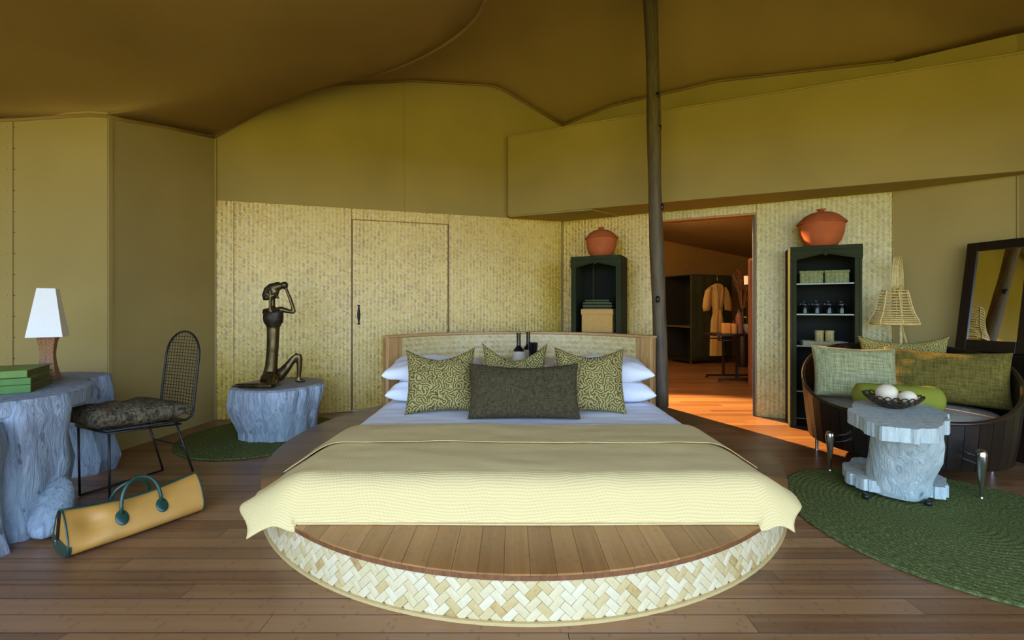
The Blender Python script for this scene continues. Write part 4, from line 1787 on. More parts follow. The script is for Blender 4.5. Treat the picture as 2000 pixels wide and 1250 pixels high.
for i in range(nh):
    h = 0.03 + (HB - 0.045) * i / nh
    ww = bw if h < HB - bw * 0.85 else sqrt(max(0, bw * bw - ((h - HB + bw * 0.85) / 0.85) ** 2))
    mb.tube([back_pt(-ww, h), back_pt(0, h) + Vector((0, 0.012, 0)), back_pt(ww, h)], 0.0022, 5)
obj('back_mesh', mb, M['iron'], ch, kind='stuff')
mb = MB()
for i in range(1, 14):
    y = -dp * i / 14
    mb.tube([(-fw, y, seat_z(y)), (fw, y, seat_z(y))], 0.002, 5)
for i in range(1, 12):
    x = -fw + 2 * fw * i / 12
    mb.tube([(x, 0, seat_z(0)), (x, -dp, seat_z(-dp))], 0.002, 5)
obj('seat_mesh', mb, M['iron'], ch, kind='stuff')
mb = MB()
mb.tube([(-fw, -dp, seat_z(-dp) - 0.012), (fw, -dp, seat_z(-dp) - 0.012), (bw, -0.06, seat_z(0) - 0.012), (-bw, -0.06, seat_z(0) - 0.012)], 0.006, 8, True)
obj('seat_frame', mb, M['iron'], ch, smooth=True)
for s in (-1, 1):
    f0, f1 = Vector((s * fw, -dp + 0.01, seat_z(-dp) - 0.014)), Vector((s * (fw - 0.005), -dp + 0.015, 0.007))
    b0, b1 = Vector((s * (bw - 0.02), -0.075, seat_z(0) - 0.014)), Vector((s * bw, 0.03, 0.007))
    rr('leg', [f0, f1], 0.0065)
    rr('leg', [b0, b1], 0.0065)
    rr('runner', [f1, b1], 0.0065)
rr('stretcher', [Vector((-(bw - 0.012), -0.03, 0.245)), Vector((bw - 0.012, -0.03, 0.245))], 0.0055)
me = weld(pillow(0.46, 0.50, 0.125, ear=0.03, seed=12, wr=0.012, ps=0.38).mesh('seat_cushion'))
cs = obj('seat_cushion', me, M['seat_tweed'], smooth=True)
cs.rotation_mode = 'QUATERNION'
lc = Vector((0.0, 0.0, 0))
cs.rotation_quaternion = Euler((0, 0, CRZ)).to_quaternion() @ Euler((pi / 2 - 0.06, 0, 0)).to_quaternion()
cR = Matrix.Rotation(CRZ, 3, 'Z')
cs.location = Vector((-2.33, 3.0, 0)) + cR @ Vector((0, -0.01, SZC + 0.068))
tag(cs, 'speckled dark brown seat cushion on the black wire chair', 'cushion')

# ------------------------------------------------------------------ duffel bag
BA, BB = Vector((-2.14, 2.065, 0)), Vector((-1.845, 2.53, 0))
bx = (BB - BA)
BL = bx.length
brz = atan2(bx.y, bx.x)
bg_ = thing('duffel_bag', 'tan leather duffel bag with dark green handles on the floor by the chair', 'bag', (BA.x, BA.y, 0), brz)


def bag_sec(t, k, n=40):
    """cross-section k of n at length t: y toward the wall"""
    h = 0.172 + 0.030 * (abs(2 * t - 1) ** 2.2) + 0.004 * sin(t * 9)
    w = 0.128 + 0.006 * sin(t * pi)
    a = 2 * pi * k / n
    # superellipse base, narrowing upward
    c, s = cos(a), sin(a)
    ex = 0.55
    yy = math.copysign(abs(c) ** ex, c)
    zz = math.copysign(abs(s) ** ex, s)
    z01 = (zz + 1) / 2
    narrow = 1 - 0.66 * max(0, z01) ** 1.7
    y = w * yy * narrow
    z = 0.004 + z01 * h
    # dent of the soft leather near the left end
    d = math.exp(-((t - 0.16) / 0.10) ** 2) * math.exp(-((z01 - 0.72) / 0.22) ** 2)
    y *= 1 - 0.35 * d
    z -= 0.012 * d
    y += 0.006 * nz(t * 5, z01 * 3, 4) * (1 if z01 > 0.1 else 0)
    return Vector((t * BL, y, z))


mb = MB()
mb.grid(lambda u, v: bag_sec(v, round(u * 40) % 40), 40, 36, wrap=True, flip=True)
vs0 = [bag_sec(0, k) for k in range(40)]
vs1 = [bag_sec(1, k) for k in range(40)]
mb.add(vs0, [tuple(range(40))])
mb.add(vs1, [tuple(range(39, -1, -1))])
obj('bag_body', mb, M['tan_leather'], bg_, smooth='auto')
for t, nm in ((0.0, 'end_piping'), (1.0, 'end_piping')):
    obj(nm, MB().tube([bag_sec(t, k) for k in range(40)], 0.004, 6, True), M['green_leather'], bg_, smooth=True)
ep = MB()
pz = [bag_sec(0, k) for k in range(40)]
poly = [(p.y * 1.01, p.z) for p in pz]
lowp = clip_half(poly, 0, 1, 0.062)
ep.add([(-0.007, y, z) for y, z in lowp] + [(0.012, y, z) for y, z in lowp], [tuple(range(len(lowp))), tuple(range(2 * len(lowp) - 1, len(lowp) - 1, -1))] + [(i, len(lowp) + i, len(lowp) + (i + 1) % len(lowp), (i + 1) % len(lowp)) for i in range(len(lowp))])
obj('end_patch', ep, M['green_leather'], bg_, label='dark green leather patch low on the end')
# corner wrap of the green base on the sides
obj('end_zip', MB().tube([(-0.006, 0.035 - 0.035 * (z - 0.06) / 0.14, z) for z in (0.062, 0.10, 0.14, 0.175, 0.203)], (0.006), 8), M['iron'], bg_)
obj('zip_pull', MB().torus((-0.012, 0.034, 0.058), 0.006, 0.002, 10, 5, Matrix.Rotation(pi / 2, 3, 'Y')).lohi((-0.014, 0.03, 0.04), (-0.010, 0.038, 0.056)), M['chrome'], bg_)
top_pts = [Vector((t * BL, 0.0, bag_sec(t, 10).z + 0.002)) for t in [k / 20 for k in range(21)]]
obj('top_zip', MB().tube(top_pts, [(0.012, 0.004)] * 21, 8, flat=(0, 1, 0)), M['green_leather'], bg_, smooth=True)
def side_at(t, z, s):
    """half width of the bag at height z"""
    best = min(range(200), key=lambda k: abs(bag_sec(t, k, 200).z - z) + (10 if bag_sec(t, k, 200).y * s < 0 else 0))
    return bag_sec(t, best, 200)


for s in (-1, 1):
    ta, tb2 = 0.36, 0.66
    pa_, pb_ = side_at(ta, 0.135, s), side_at(tb2, 0.135, s)
    pts = []
    for k in range(21):
        a = pi * k / 20
        q = pa_.lerp(pb_, (1 - cos(a)) / 2)
        hh = 0.155 if s < 0 else 0.115
        pts.append((q.x, q.y * (1 - 0.55 * sin(a)) + s * 0.010, 0.128 + hh * sin(a) ** 0.75))
    hn = obj('handle', MB().tube(pts, 0.0085, 8), M['green_leather'], bg_, smooth=True)
    for tt in (ta, tb2):
        q, q2 = side_at(tt, 0.112, s), side_at(tt, 0.15, s)
        an = atan2(abs(q.y) - abs(q2.y), q2.z - q.z)
        c = Vector((q.x, q.y + s * 0.003, 0.115))
        obj('handle_tab', MB().ell(c, (0.027, 0.009, 0.040), 16, 10, Matrix.Rotation(s * an, 3, 'X')), M['green_leather'], hn, smooth=True)
        obj('rivet', MB().ell(c + Vector((0, s * 0.008, -0.006)), 0.004, 8, 5), M['chrome'], hn)

# ================================================================== RIGHT SIDE
# canvas cabinets against the woven wall
nx, ny = -0.428, -0.904            # towards the room
CRW = atan2(-0.428, 0.904)


def cabinet(fl_, w, d, h, label, shelves, post=False):
    """fl_: front left corner on the floor; local x along the front, local +y into the cabinet"""
    t = thing('canvas_cabinet', label, 'cabinet', (fl_[0], fl_[1], 0), CRW)
    g, gd = M['green_canvas'], M['green_canvas_dark']
    e = 0.055
    for x0 in (0, w - 0.022):
        obj('side_panel', MB().lohi((x0, 0.0, 0.02), (x0 + 0.022, d, h - 0.022)), g, t, bevel=0.004)
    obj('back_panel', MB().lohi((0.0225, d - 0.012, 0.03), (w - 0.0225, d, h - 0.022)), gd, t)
    obj('top_panel', MB().lohi((0, 0, h - 0.022), (w, d, h)), g, t, bevel=0.004)
    for x0 in (0.0225, w - e):
        obj('front_stile', MB().lohi((x0, 0.002, 0.02), (x0 + e - 0.0225, 0.02, h - 0.022)), g, t, bevel=0.004)
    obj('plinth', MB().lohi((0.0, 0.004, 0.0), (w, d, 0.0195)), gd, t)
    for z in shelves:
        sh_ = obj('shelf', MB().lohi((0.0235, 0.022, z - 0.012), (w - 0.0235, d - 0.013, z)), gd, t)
        obj('shelf_edge', MB().lohi((e - 0.012, 0.019, z - 0.012), (w - e + 0.012, 0.0215, z + 0.001)), M['glass_shelf'], sh_, label='pale shelf edge')
    if post:
        obj('canvas_fold', MB().tube([(0.17, d - 0.03, 0.9), (0.17, d - 0.03, h - 0.05)], 0.014, 8), g, t)

    # tied valance: two swags meeting in a knot
    def val(u, v):
        a = abs(2 * u - 1)
        drop = 0.078 + 0.062 * a ** 1.1
        z = h - 0.001 - v * drop
        y = -0.006 - 0.010 * sin(v * pi) * (0.4 + 0.6 * a) - 0.008 * (1 - a) * max(0, sin(v * pi))
        y -= 0.015 * max(0, sin(v * 5 * pi + 2.5 * a)) * (1 - 0.55 * a) * min(1, 6 * v)
        return Vector((u * w, y, z))
    va = obj('valance', MB().sheet(lambda u, v: val(1 - u, v), 40, 24, -0.004, nrm=(0, -1, 0)), g, t, smooth=True)
    obj('knot', MB().ell((w / 2, -0.018, h - 0.070), (0.022, 0.016, 0.028), 12, 8), g, va, smooth=True)
    return t


def cab_pt(fl_, x, y, z):
    c, s = cos(CRW), sin(CRW)
    return (fl_[0] + x * c - y * s, fl_[1] + x * s + y * c, z)


C1 = (0.675, 4.985)
C2 = (2.712, 4.245)
CW = 0.565
cabinet(C1, CW, 0.38, 1.745, 'dark green canvas cabinet behind the headboard, open front with a tied valance', (0.885,), True)
cabinet(C2, CW, 0.335, 1.755, 'dark green canvas shelf unit beside the doorway with a tied valance', (0.36, 0.80, 1.105, 1.40))


def pot(loc, s, label):
    t = thing('clay_pot', label, 'pot', loc, 0.4, 'terracotta lidded pots on the cabinets')
    obj('pot_body', MB().lathe([(0.0, 0.0), (0.115 * s, 0.0), (0.135 * s, 0.012 * s), (0.170 * s, 0.070 * s), (0.190 * s, 0.14 * s), (0.197 * s, 0.20 * s), (0.197 * s, 0.235 * s), (0.0, 0.235 * s)], 48, cap=False), M['terracotta'], t, smooth='auto')
    ld = obj('lid', MB().lathe([(0.0, 0.2355 * s), (0.213 * s, 0.2355 * s), (0.217 * s, 0.242 * s), (0.200 * s, 0.262 * s), (0.15 * s, 0.315 * s), (0.10 * s, 0.344 * s), (0.04 * s, 0.360 * s), (0.0, 0.362 * s)], 48, cap=False), M['terracotta'], t, smooth='auto')
    obj('lid_knob', MB().lathe([(0.028 * s, 0.356 * s), (0.024 * s, 0.368 * s), (0.040 * s, 0.381 * s), (0.040 * s, 0.389 * s), (0.0, 0.391 * s)], 20, cap=False), M['terracotta'], ld, smooth='auto')
    return t


pot(cab_pt(C1, 0.31, 0.17, 1.7455), 0.88, 'terracotta lidded pot on the cabinet behind the bed')
pot(cab_pt(C2, 0.275, 0.125, 1.7555), 0.95, 'terracotta lidded pot on the shelf unit beside the doorway')

# things in the left cabinet
bxp = cab_pt(C1, 0.29, 0.15, 0.8865)
t = thing('storage_box', 'mustard yellow lidded box in the cabinet behind the bed', 'box', bxp, CRW)
obj('box_body', MB().lohi((-0.175, -0.11, 0), (0.175, 0.11, 0.225)), M['tan_card'], t, bevel=0.003)
obj('box_lid', MB().lohi((-0.183, -0.118, 0.20), (0.183, 0.118, 0.262)), M['tan_card'], t, bevel=0.003)
z = 0.8865 + 0.2625
for w, h, lb in ((0.165, 0.036, 'bottom green album on the mustard box'), (0.165, 0.036, 'middle green album on the mustard box'), (0.14, 0.032, 'top and smallest green album on the mustard box')):
    a = thing('album', lb, 'book', (bxp[0], bxp[1], z), CRW + random.uniform(-0.03, 0.03), 'green albums stacked on the mustard box')
    obj('page_block', MB().lohi((-w + 0.004, -0.09, 0.008), (w - 0.004, 0.09, h - 0.008)), M['green_canvas_dark'], a)
    obj('cover', MB().lohi((-w, -0.096, 0), (w, 0.096, 0.008)).lohi((-w, -0.096, h - 0.012), (w, 0.096, h)), M['green_leather_box'], a, bevel=0.002)
    z += h + 0.0005

# things in the right shelf unit
for i, lb in ((0, 'left green woven basket on the top shelf'), (1, 'right green woven basket on the top shelf')):
    x = 0.182 + 0.202 * i
    t = thing('lidded_basket', lb, 'basket', cab_pt(C2, x, 0.13, 1.4005), CRW, 'green baskets on the top shelf')
    obj('basket_body', MB().lohi((-0.094, -0.085, 0), (0.094, 0.085, 0.10)), M['green_weave'], t, bevel=0.006)
    obj('basket_lid', MB().lohi((-0.099, -0.09, 0.098), (0.099, 0.09, 0.122)), M['green_weave'], t, bevel=0.005)
jn = ('first glass jar from the left on the shelf unit', 'second glass jar from the left on the shelf unit', 'third glass jar from the left on the shelf unit', 'fourth glass jar, rightmost on the shelf unit')
for i in range(4):
    x = 0.135 + 0.098 * i
    t = thing('glass_jar', jn[i], 'jar', cab_pt(C2, x, 0.11, 1.1062), 0, 'glass jars on the shelf unit')
    obj('jar_glass', MB().lathe([(0.0, 0.0), (0.038, 0.0), (0.042, 0.004), (0.042, 0.078), (0.037, 0.088), (0.034, 0.09), (0.034, 0.088), (0.039, 0.077), (0.039, 0.006), (0.0, 0.005)], 24, cap=False), M['glass'], t, smooth='auto')
    obj('jar_highlight', MB().lathe([(0.0, 0.007), (0.020, 0.007), (0.020, 0.072), (0.0, 0.074)], 16, cap=False), M['white'], t, smooth='auto')  # white core standing in for the bright highlight down the glass
    obj('jar_lid', MB().lathe([(0.0, 0.0905), (0.038, 0.0905), (0.038, 0.096), (0.026, 0.106), (0.008, 0.112), (0.006, 0.116), (0.011, 0.122), (0.009, 0.130), (0.0, 0.132)], 24, cap=False), M['glass'], t, smooth='auto')
t = thing('woven_tray', 'low woven tray on the third shelf under two canisters', 'tray', cab_pt(C2, 0.29, 0.12, 0.8005), CRW)
obj('tray_base', MB().lohi((-0.18, -0.085, 0), (0.18, 0.085, 0.012)), M['tray'], t)
for d in (((-0.18, -0.085), (0.18, -0.073)), ((-0.18, 0.073), (0.18, 0.085)), ((-0.18, -0.0725), (-0.168, 0.0725)), ((0.168, -0.0725), (0.18, 0.0725))):
    obj('tray_rim', MB().lohi((d[0][0], d[0][1], 0.0125), (d[1][0], d[1][1], 0.04)), M['tray'], t, bevel=0.003)
for i, lb in ((0, 'left gold woven canister on the tray'), (1, 'right gold woven canister on the tray')):
    t = thing('canister', lb, 'canister', cab_pt(C2, 0.255 + 0.082 * i, 0.11, 0.813), 0, 'woven canisters on the tray')
    obj('canister_body', MB().lathe([(0.0, 0.0), (0.036, 0.0), (0.036, 0.105), (0.0, 0.105)], 24, cap=False), M['gold_weave'], t, smooth='auto')
    obj('canister_lid', MB().lathe([(0.0, 0.1052), (0.038, 0.1052), (0.038, 0.132), (0.0, 0.134)], 24, cap=False), M['gold_weave'], t, smooth='auto')
t = thing('booklet', 'pale blue booklet at the right end of the tray shelf', 'book', cab_pt(C2, 0.506, 0.07, 0.8007), CRW)
obj('cover', MB().lohi((-0.030, -0.045, 0), (0.030, 0.045, 0.003)).lohi((-0.030, -0.045, 0.017), (0.030, 0.045, 0.020)), M['blue_paper'], t)
obj('page_block', MB().lohi((-0.028, -0.043, 0.003), (0.028, 0.043, 0.017)), M['shade'], t)

# ------------------------------------------------------------------ tub sofa
SC0 = Vector((2.95, 3.31, 0))
sofa = thing('tub_sofa', 'dark wood round tub sofa with a high curved back', 'sofa', SC0)
TF = atan2(-SC0.y, -SC0.x)           # direction of the camera
RB, RTP = 0.575, 0.635
ZB = 0.135


def rim_z(a):
    c = cos(a - TF)
    k = (1 - c) / 2
    k = k * k * (3 - 2 * k)
    return 0.425 + 0.41 * k


def tub_r(z):
    t = (z - ZB) / 0.6
    return RB + (RTP - RB) * min(1.2, t) ** 0.8


NS = 46
tub = obj('tub_base', MB().lathe([(0.0, ZB + 0.02), (RB - 0.05, ZB + 0.02), (RB - 0.05, ZB + 0.05), (0.0, ZB + 0.05)], 40, cap=False), M['dark_wood'], sofa)
shell = MB()
for i in range(NS):
    a0, a1 = 2 * pi * i / NS + 0.0028, 2 * pi * (i + 1) / NS - 0.0028
    mb = MB()
    rows = 4
    vs = []
    for j in range(rows + 1):
        for a, rr_ in ((a0, 0), (a1, 0), (a1, 0.026), (a0, 0.026)):
            z = ZB + (rim_z(a) - ZB) * j / rows
            r = tub_r(z) - rr_
            vs.append((r * cos(a), r * sin(a), z))
    fs = [(3, 2, 1, 0), tuple(rows * 4 + k for k in range(4))]
    for j in range(rows):
        for k in range(4):
            l = (k + 1) % 4
            fs.append((j * 4 + k, j * 4 + l, j * 4 + 4 + l, j * 4 + 4 + k))
    mb.add(vs, fs)
    obj('stave', mb, M['dark_wood'], sofa)
pts = []
for i in range(96):
    a = 2 * pi * i / 96
    z = rim_z(a)
    r = tub_r(z) - 0.013
    pts.append((r * cos(a), r * sin(a), z + 0.006))
obj('rim', MB().tube(pts, (0.0155), 8, True), M['dark_rim'], sofa, smooth=True, label='polished dark rim')
# cushion of the seat
sc = MB().lathe([(0.0, ZB + 0.051), (RB - 0.055, ZB + 0.051), (RB - 0.03, ZB + 0.10), (RB - 0.022, 0.36), (RB - 0.03, 0.40), (RB - 0.07, 0.425), (0.3, 0.44), (0.0, 0.445)], 64, cap=False)
sc.map(lambda p: p + Vector((0, 0, 0.004 * nz(p.x, p.y, 1, 5) if p.z > 0.38 else 0)))
o = obj('seat_pad', sc, M['grey_slub'], smooth='auto')
o.location = SC0
tag(o, 'round grey slub seat pad filling the tub sofa', 'cushion')


def bat(x, y, z0, h, r, label=None):
    p = [(0.0, 0.0), (0.34, 0.0), (0.34, 0.02), (0.28, 0.03), (0.30, 0.06), (0.5, 0.35), (0.85, 0.70), (1.0, 0.85), (0.95, 0.93), (0.7, 0.975), (0.35, 0.995), (0.0, 1.0)]
    return obj('leg', MB().lathe([(a * r, z0 + b * h) for a, b in p], 20, c=(x, y, 0), cap=False), M['chrome'], sofa, smooth='auto', label=label)


p1 = G(1621, 923, 0.0) - SC0
p2 = G(1917, 978, 0.0) - SC0
for p, h in ((p1, 0.285), (p2, 0.30)):
    bat(p.x, p.y, 0.012, h, 0.027, 'chrome bat shaped front leg')
    d = Vector((-p.x, -p.y, 0)).normalized()
    L = Vector((p.x, p.y, 0)).length
    for zz in (0.21, 0.255):
        obj('leg_bracket', MB().tube([(p.x, p.y, zz), (d.x * (L - RB + 0.01) + p.x, d.y * (L - RB + 0.01) + p.y, zz)], 0.006, 8), M['chrome'], sofa)
for a in (150 * D2R, 338 * D2R, 60 * D2R):
    obj('foot', MB().lathe([(0.0, 0.0), (0.014, 0.0), (0.012, 0.012), (0.016, ZB + 0.02), (0.0, ZB + 0.02)], 14, c=(0.52 * cos(a), 0.52 * sin(a), 0), cap=False), M['chrome'], sofa, smooth='auto')

SZP = 0.447
put_pillow('sofa_cushion', 'pale green slub cushion at the left of the tub sofa', 'cushion', M['pale_green'], (2.70, 3.42, SZP), -0.36, 16 * D2R, 0.56, 0.42, 0.17, ear=0.06, sag=0.01, seed=20, roll=0.03)
put_pillow('sofa_cushion', 'long olive green cushion against the right back of the tub sofa', 'cushion', M['olive'], (3.215, 3.245, SZP + 0.004), -0.80, 14 * D2R, 0.70, 0.41, 0.17, ear=0.05, sag=0.02, seed=21)
put_pillow('sofa_cushion', 'fine leaf print cushion standing behind the others under the rattan shade', 'cushion', M['leaf_fine'], (3.24, 3.60, SZP + 0.055), -0.62, 8 * D2R, 0.58, 0.43, 0.12, ear=0.10, sag=0.04, seed=22, roll=-0.02)
# bolster
bo_a, bo_b = P(1664, 767, 3.12), P(1846, 774, 2.93)
bo_a.z = bo_b.z = SZP + 0.094
mb = MB()
ax = (bo_b - bo_a)
n = 30
pts, rs = [], []
for i in range(n + 1):
    t = i / n
    e = min(t, 1 - t)
    pts.append(bo_a + ax * t)
    rs.append(0.090 * min(1.0, (1 - (1 - min(1, e / 0.10)) ** 2.2) * 0.9 + 0.1) * (1 + 0.02 * sin(t * 40)))
mb.tube(pts, rs, 28)
bol = obj('bolster', mb.map(lambda p: p - (bo_a + ax * 0.5)), M['bolster'], smooth=True)
bol.location = bo_a + ax * 0.5
tag(bol, 'lime green bolster lying in front of the sofa cushions', 'cushion')

# ------------------------------------------------------------------ log side table
TO = Vector((2.35, 2.65, 0.014))
tbl = thing('log_table', 'bleached log side table with rough slab top and low slab shelf', 'table', TO)
TZ = 0.525


def rough_edge(pts, seed, amp=0.018, n=7, notch=None):
    """closed outline with the stepped broken edge of a sawn slab"""
    out = []
    m = len(pts)
    random.seed(seed)
    for i in range(m):
        a, b = Vector(pts[i]), Vector(pts[(i + 1) % m])
        d = (b - a)
        nn = Vector((d.y, -d.x)).normalized()
        for k in range(n):
            t = k / n
            j = random.uniform(-amp, amp)
            out.append(a + d * t + nn * j)
            out.append(a + d * (t + 0.8 / n) + nn * (j + random.uniform(-0.004, 0.004)))
    random.seed(99)
    return out


tp_ = [G(1665, 784, TZ), G(1659, 802, TZ), G(1690, 820, TZ), G(1722, 832, TZ), G(1782, 838, TZ), G(1832, 836, TZ), G(1856, 818, TZ), G(1848, 806, TZ), G(1810, 788, TZ), G(1740, 776, TZ)]
tp_ = [(p.x - TO.x, p.y - TO.y) for p in tp_]
op = rough_edge(tp_, 4, 0.010, 4)
obj('table_top', MB().prism([(p.x, p.y) for p in op], 0.447 - TO.z, TZ - TO.z), M['stump_table'], tbl)
bp_ = [G(1645, 905, 0.12), G(1655, 922, 0.12), G(1690, 936, 0.12), G(1720, 940, 0.12), G(1800, 946, 0.12), G(1851, 953, 0.12), G(1846, 932, 0.12), G(1800, 905, 0.12), G(1720, 893, 0.12), G(1670, 893, 0.12)]
bp_ = [(p.x - TO.x, p.y - TO.y) for p in bp_]
op = rough_edge(bp_, 9, 0.010, 4)
obj('low_shelf', MB().prism([(p.x, p.y) for p in op], 0.048 - TO.z, 0.118 - TO.z), M['stump_table'], tbl)
ra = atan2(-0.66, 0.75)
tr = [(0.032 - TO.z, 2.345 - TO.x, 2.66 - TO.y, 0.130, 0.10, ra), (0.06 - TO.z, 2.345 - TO.x, 2.66 - TO.y, 0.150, 0.115, ra), (0.15, 2.33 - TO.x, 2.63 - TO.y, 0.152, 0.12, ra), (0.27, 2.31 - TO.x, 2.57 - TO.y, 0.162, 0.12, ra), (0.38, 2.275 - TO.x, 2.52 - TO.y, 0.160, 0.12, ra), (0.46, 2.24 - TO.x, 2.48 - TO.y, 0.148, 0.115, ra), (0.495, 2.225 - TO.x, 2.47 - TO.y, 0.14, 0.11, ra)]
obj('trunk', loft(tr, 48, 6, 0.05, 4, 5, rough_amp=0.012), M['stump_table'], tbl, smooth='auto')
for x, y in ((2.22, 2.86), (2.13, 2.62), (2.42, 2.53), (2.62, 2.72)):
    obj('caster', MB().ell((x - TO.x, y - TO.y, 0.018), (0.02, 0.02, 0.018), 12, 8).lohi((x - TO.x - 0.012, y - TO.y - 0.012, 0.02), (x - TO.x + 0.012, y - TO.y + 0.012, 0.036)), M['iron'], tbl, smooth='auto')

# ring bowl with two balls
bw_ = Vector((2.43, 2.78, TZ + 0.001))
t = thing('ring_bowl', 'dark open bowl of linked metal rings on the log table', 'bowl', bw_, 0.3)
mb = MB()
for row, (r, z, n) in enumerate(((0.035, 0.008, 7), (0.065, 0.016, 12), (0.095, 0.032, 16), (0.122, 0.052, 20), (0.142, 0.074, 23))):
    sl = [0.1, 0.35, 0.6, 0.8, 0.95][row]
    for k in range(n):
        a = 2 * pi * (k + 0.5 * (row % 2)) / n
        Mx = Matrix.Rotation(a, 3, 'Z') @ Matrix.Rotation(-sl, 3, 'Y')
        mb.torus((r * cos(a), r * sin(a), z), 0.0165, 0.0042, 10, 5, Mx)
obj('ring_lattice', mb, M['bowl'], t, kind='stuff', smooth=True)
obj('bowl_foot', MB().torus((0, 0, 0.005), 0.03, 0.005, 20, 6), M['bowl'], t, smooth=True)
for (dx, dy, dz, r, lb) in ((-0.01, 0.03, 0.088, 0.060, 'larger ivory ball in the ring bowl'), (0.045, -0.060, 0.078, 0.045, 'smaller ivory ball at the front of the ring bowl')):
    o = obj('ivory_ball', MB().ell((0, 0, 0), r, 28, 18), M['ivory'], smooth=True)
    o.location = bw_ + Vector((dx, dy, dz))
    tag(o, lb, 'ball', 'ivory balls in the bowl')

# ------------------------------------------------------------------ rattan lamp
LP0 = Vector((3.40, 3.87, 0))
lt = thing('rattan_lamp', 'arched rattan floor lamp with a bell shade of cane rings behind the sofa', 'lamp', LP0)
BS_ = 0.74
bell = [(0.118, 1.315), (0.128, 1.29), (0.136, 1.265), (0.142, 1.24), (0.148, 1.215), (0.155, 1.19), (0.163, 1.165), (0.171, 1.142), (0.180, 1.12), (0.192, 1.099), (0.205, 1.08), (0.217, 1.062), (0.224, 1.045), (0.228, 1.03)]
bell = [(r * BS_, z) for r, z in bell]
fine = []
for (r0, z0), (r1, z1) in zip(bell, bell[1:]):
    fine.append((r0, z0))
    fine.append(((r0 + r1) / 2, (z0 + z1) / 2))
fine.append(bell[-1])
shd = obj('shade_hoop', MB().torus((0, 0, 1.316), 0.118 * BS_, 0.0055, 32, 6), M['rattan'], lt, smooth=True)
for i, (r, z) in enumerate(bell):
    obj('cane_ring', MB().torus((0, 0, z), r, 0.0048, 36, 6), M['rattan'], lt, smooth=True)
obj('shade_hem', MB().torus((0, 0, 1.022), 0.229 * BS_, 0.0065, 36, 6), M['rattan'], lt, smooth=True)
for k in range(7):
    a = 2 * pi * k / 7 + 0.33 + atan2(-LP0.y, -LP0.x)
    pts = [((r + 0.006) * cos(a), (r + 0.006) * sin(a), z) for r, z in [(0.118 * BS_, 1.32)] + bell + [(0.229 * BS_, 1.02)]]
    obj('shade_rib', MB().tube(pts, 0.0055, 6), M['rattan'], lt, smooth=True)
vd = Vector((LP0.x, LP0.y, 0)).normalized()
sd = Vector((vd.y, -vd.x, 0))
AR = 0.13
ad = (vd * 0.98 + sd * 0.17).normalized()
apex = 1.63


def arch(off, r):
    pts = []
    for i in range(19):
        a = pi * i / 18
        c = ad * (AR - AR * cos(a))
        pts.append(c + sd * off + Vector((0, 0, 1.335 + (apex - 1.335) * sin(a) ** 0.9)))
    return pts


A_in = [p - Vector((0, 0, 0.0)) for p in arch(0, 0)]
n_a = len(A_in)
mb = MB()
mb.tube(A_in, [(0.017, 0.004)] * n_a, 8, flat=sd)
obj('arch_band', mb, M['rattan_band'], lt, smooth=True)
for s in (-1, 1):
    obj('arch_cane', MB().tube([p + sd * (0.017 * s) for p in arch(0, 0)], 0.006, 6), M['rattan'], lt, smooth=True)
mb = MB()
for i in range(1, n_a - 1):
    mb.tube([A_in[i] - sd * 0.020, A_in[i] + sd * 0.020], 0.0045, 5)
obj('arch_binding', mb, M['rattan'], lt, kind='stuff')
back = ad * (2 * AR)
obj('stand', MB().tube([back + Vector((0, 0, 1.34)), back + Vector((0, 0, 0.9)), back * 0.9 + Vector((0, 0, 0.4)), back * 0.8 + Vector((0, 0, 0.012))], 0.014, 8), M['rattan'], lt, smooth=True)
for s in (1,):
    obj('brace', MB().tube([back + Vector((0, 0, 1.03)), back * 0.7 + sd * (s * 0.22) + Vector((0, 0, 0.012))], 0.010, 8), M['rattan'], lt, smooth=True)
obj('bulb_holder', MB().tube([A_in[0], A_in[0] - Vector((0, 0, 0.06))], 0.008, 8), M['rattan'], lt, smooth=True)
obj('shade_spoke', MB().tube([(-0.087, 0, 1.318), (0.087, 0, 1.318)], 0.004, 6).tube([(0, -0.087, 1.318), (0, 0.087, 1.318)], 0.004, 6), M['rattan'], lt)

# ------------------------------------------------------------------ dark console and leaning mirror
cx0, cx1 = Vector((3.705, 3.83, 0)), Vector((3.86, 2.95, 0))
cn_ = thing('console', 'dark wood console behind the sofa under the leaning mirror', 'console', (0, 0, 0))
cn_.location = (3.95, 3.3, 0)
co_ = Vector((3.95, 3.3, 0))
poly = [(3.735, 3.82), (3.86, 2.95), (4.40, 3.03), (4.24, 3.66), (4.08, 3.79)]
poly = [(x - co_.x, y - co_.y) for x, y in poly]
inner = [(x * 0.93, y * 0.95) for x, y in poly]
obj('console_top', MB().prism(poly, 0.76, 0.80), M['dark_wood'], cn_, bevel=0.004)
obj('console_body', MB().prism(inner, 0.0, 0.7595), M['dark_wood'], cn_, bevel=0.004)

mr = thing('leaning_mirror', 'dark wood framed mirror leaning back on the console at the right edge', 'mirror', (3.83, 3.755, 0.802))
u = Vector((0.23, -0.97, 0)).normalized()
la = 9.5 * D2R
out_ = Vector((-u.y, u.x, 0))           # away from the room (towards +x)
up = (out_ * sin(la) + Vector((0, 0, cos(la)))).normalized()
nn = up.cross(u).normalized()           # away from the room
R3 = Matrix((u, nn, up)).transposed()
mr.rotation_euler = R3.to_euler()
MW, MH, FB = 0.46, 0.93, 0.075
sgn = 1 if R3.determinant() > 0 else -1


def mbar(lo, hi):
    return MB().lohi(lo, hi)


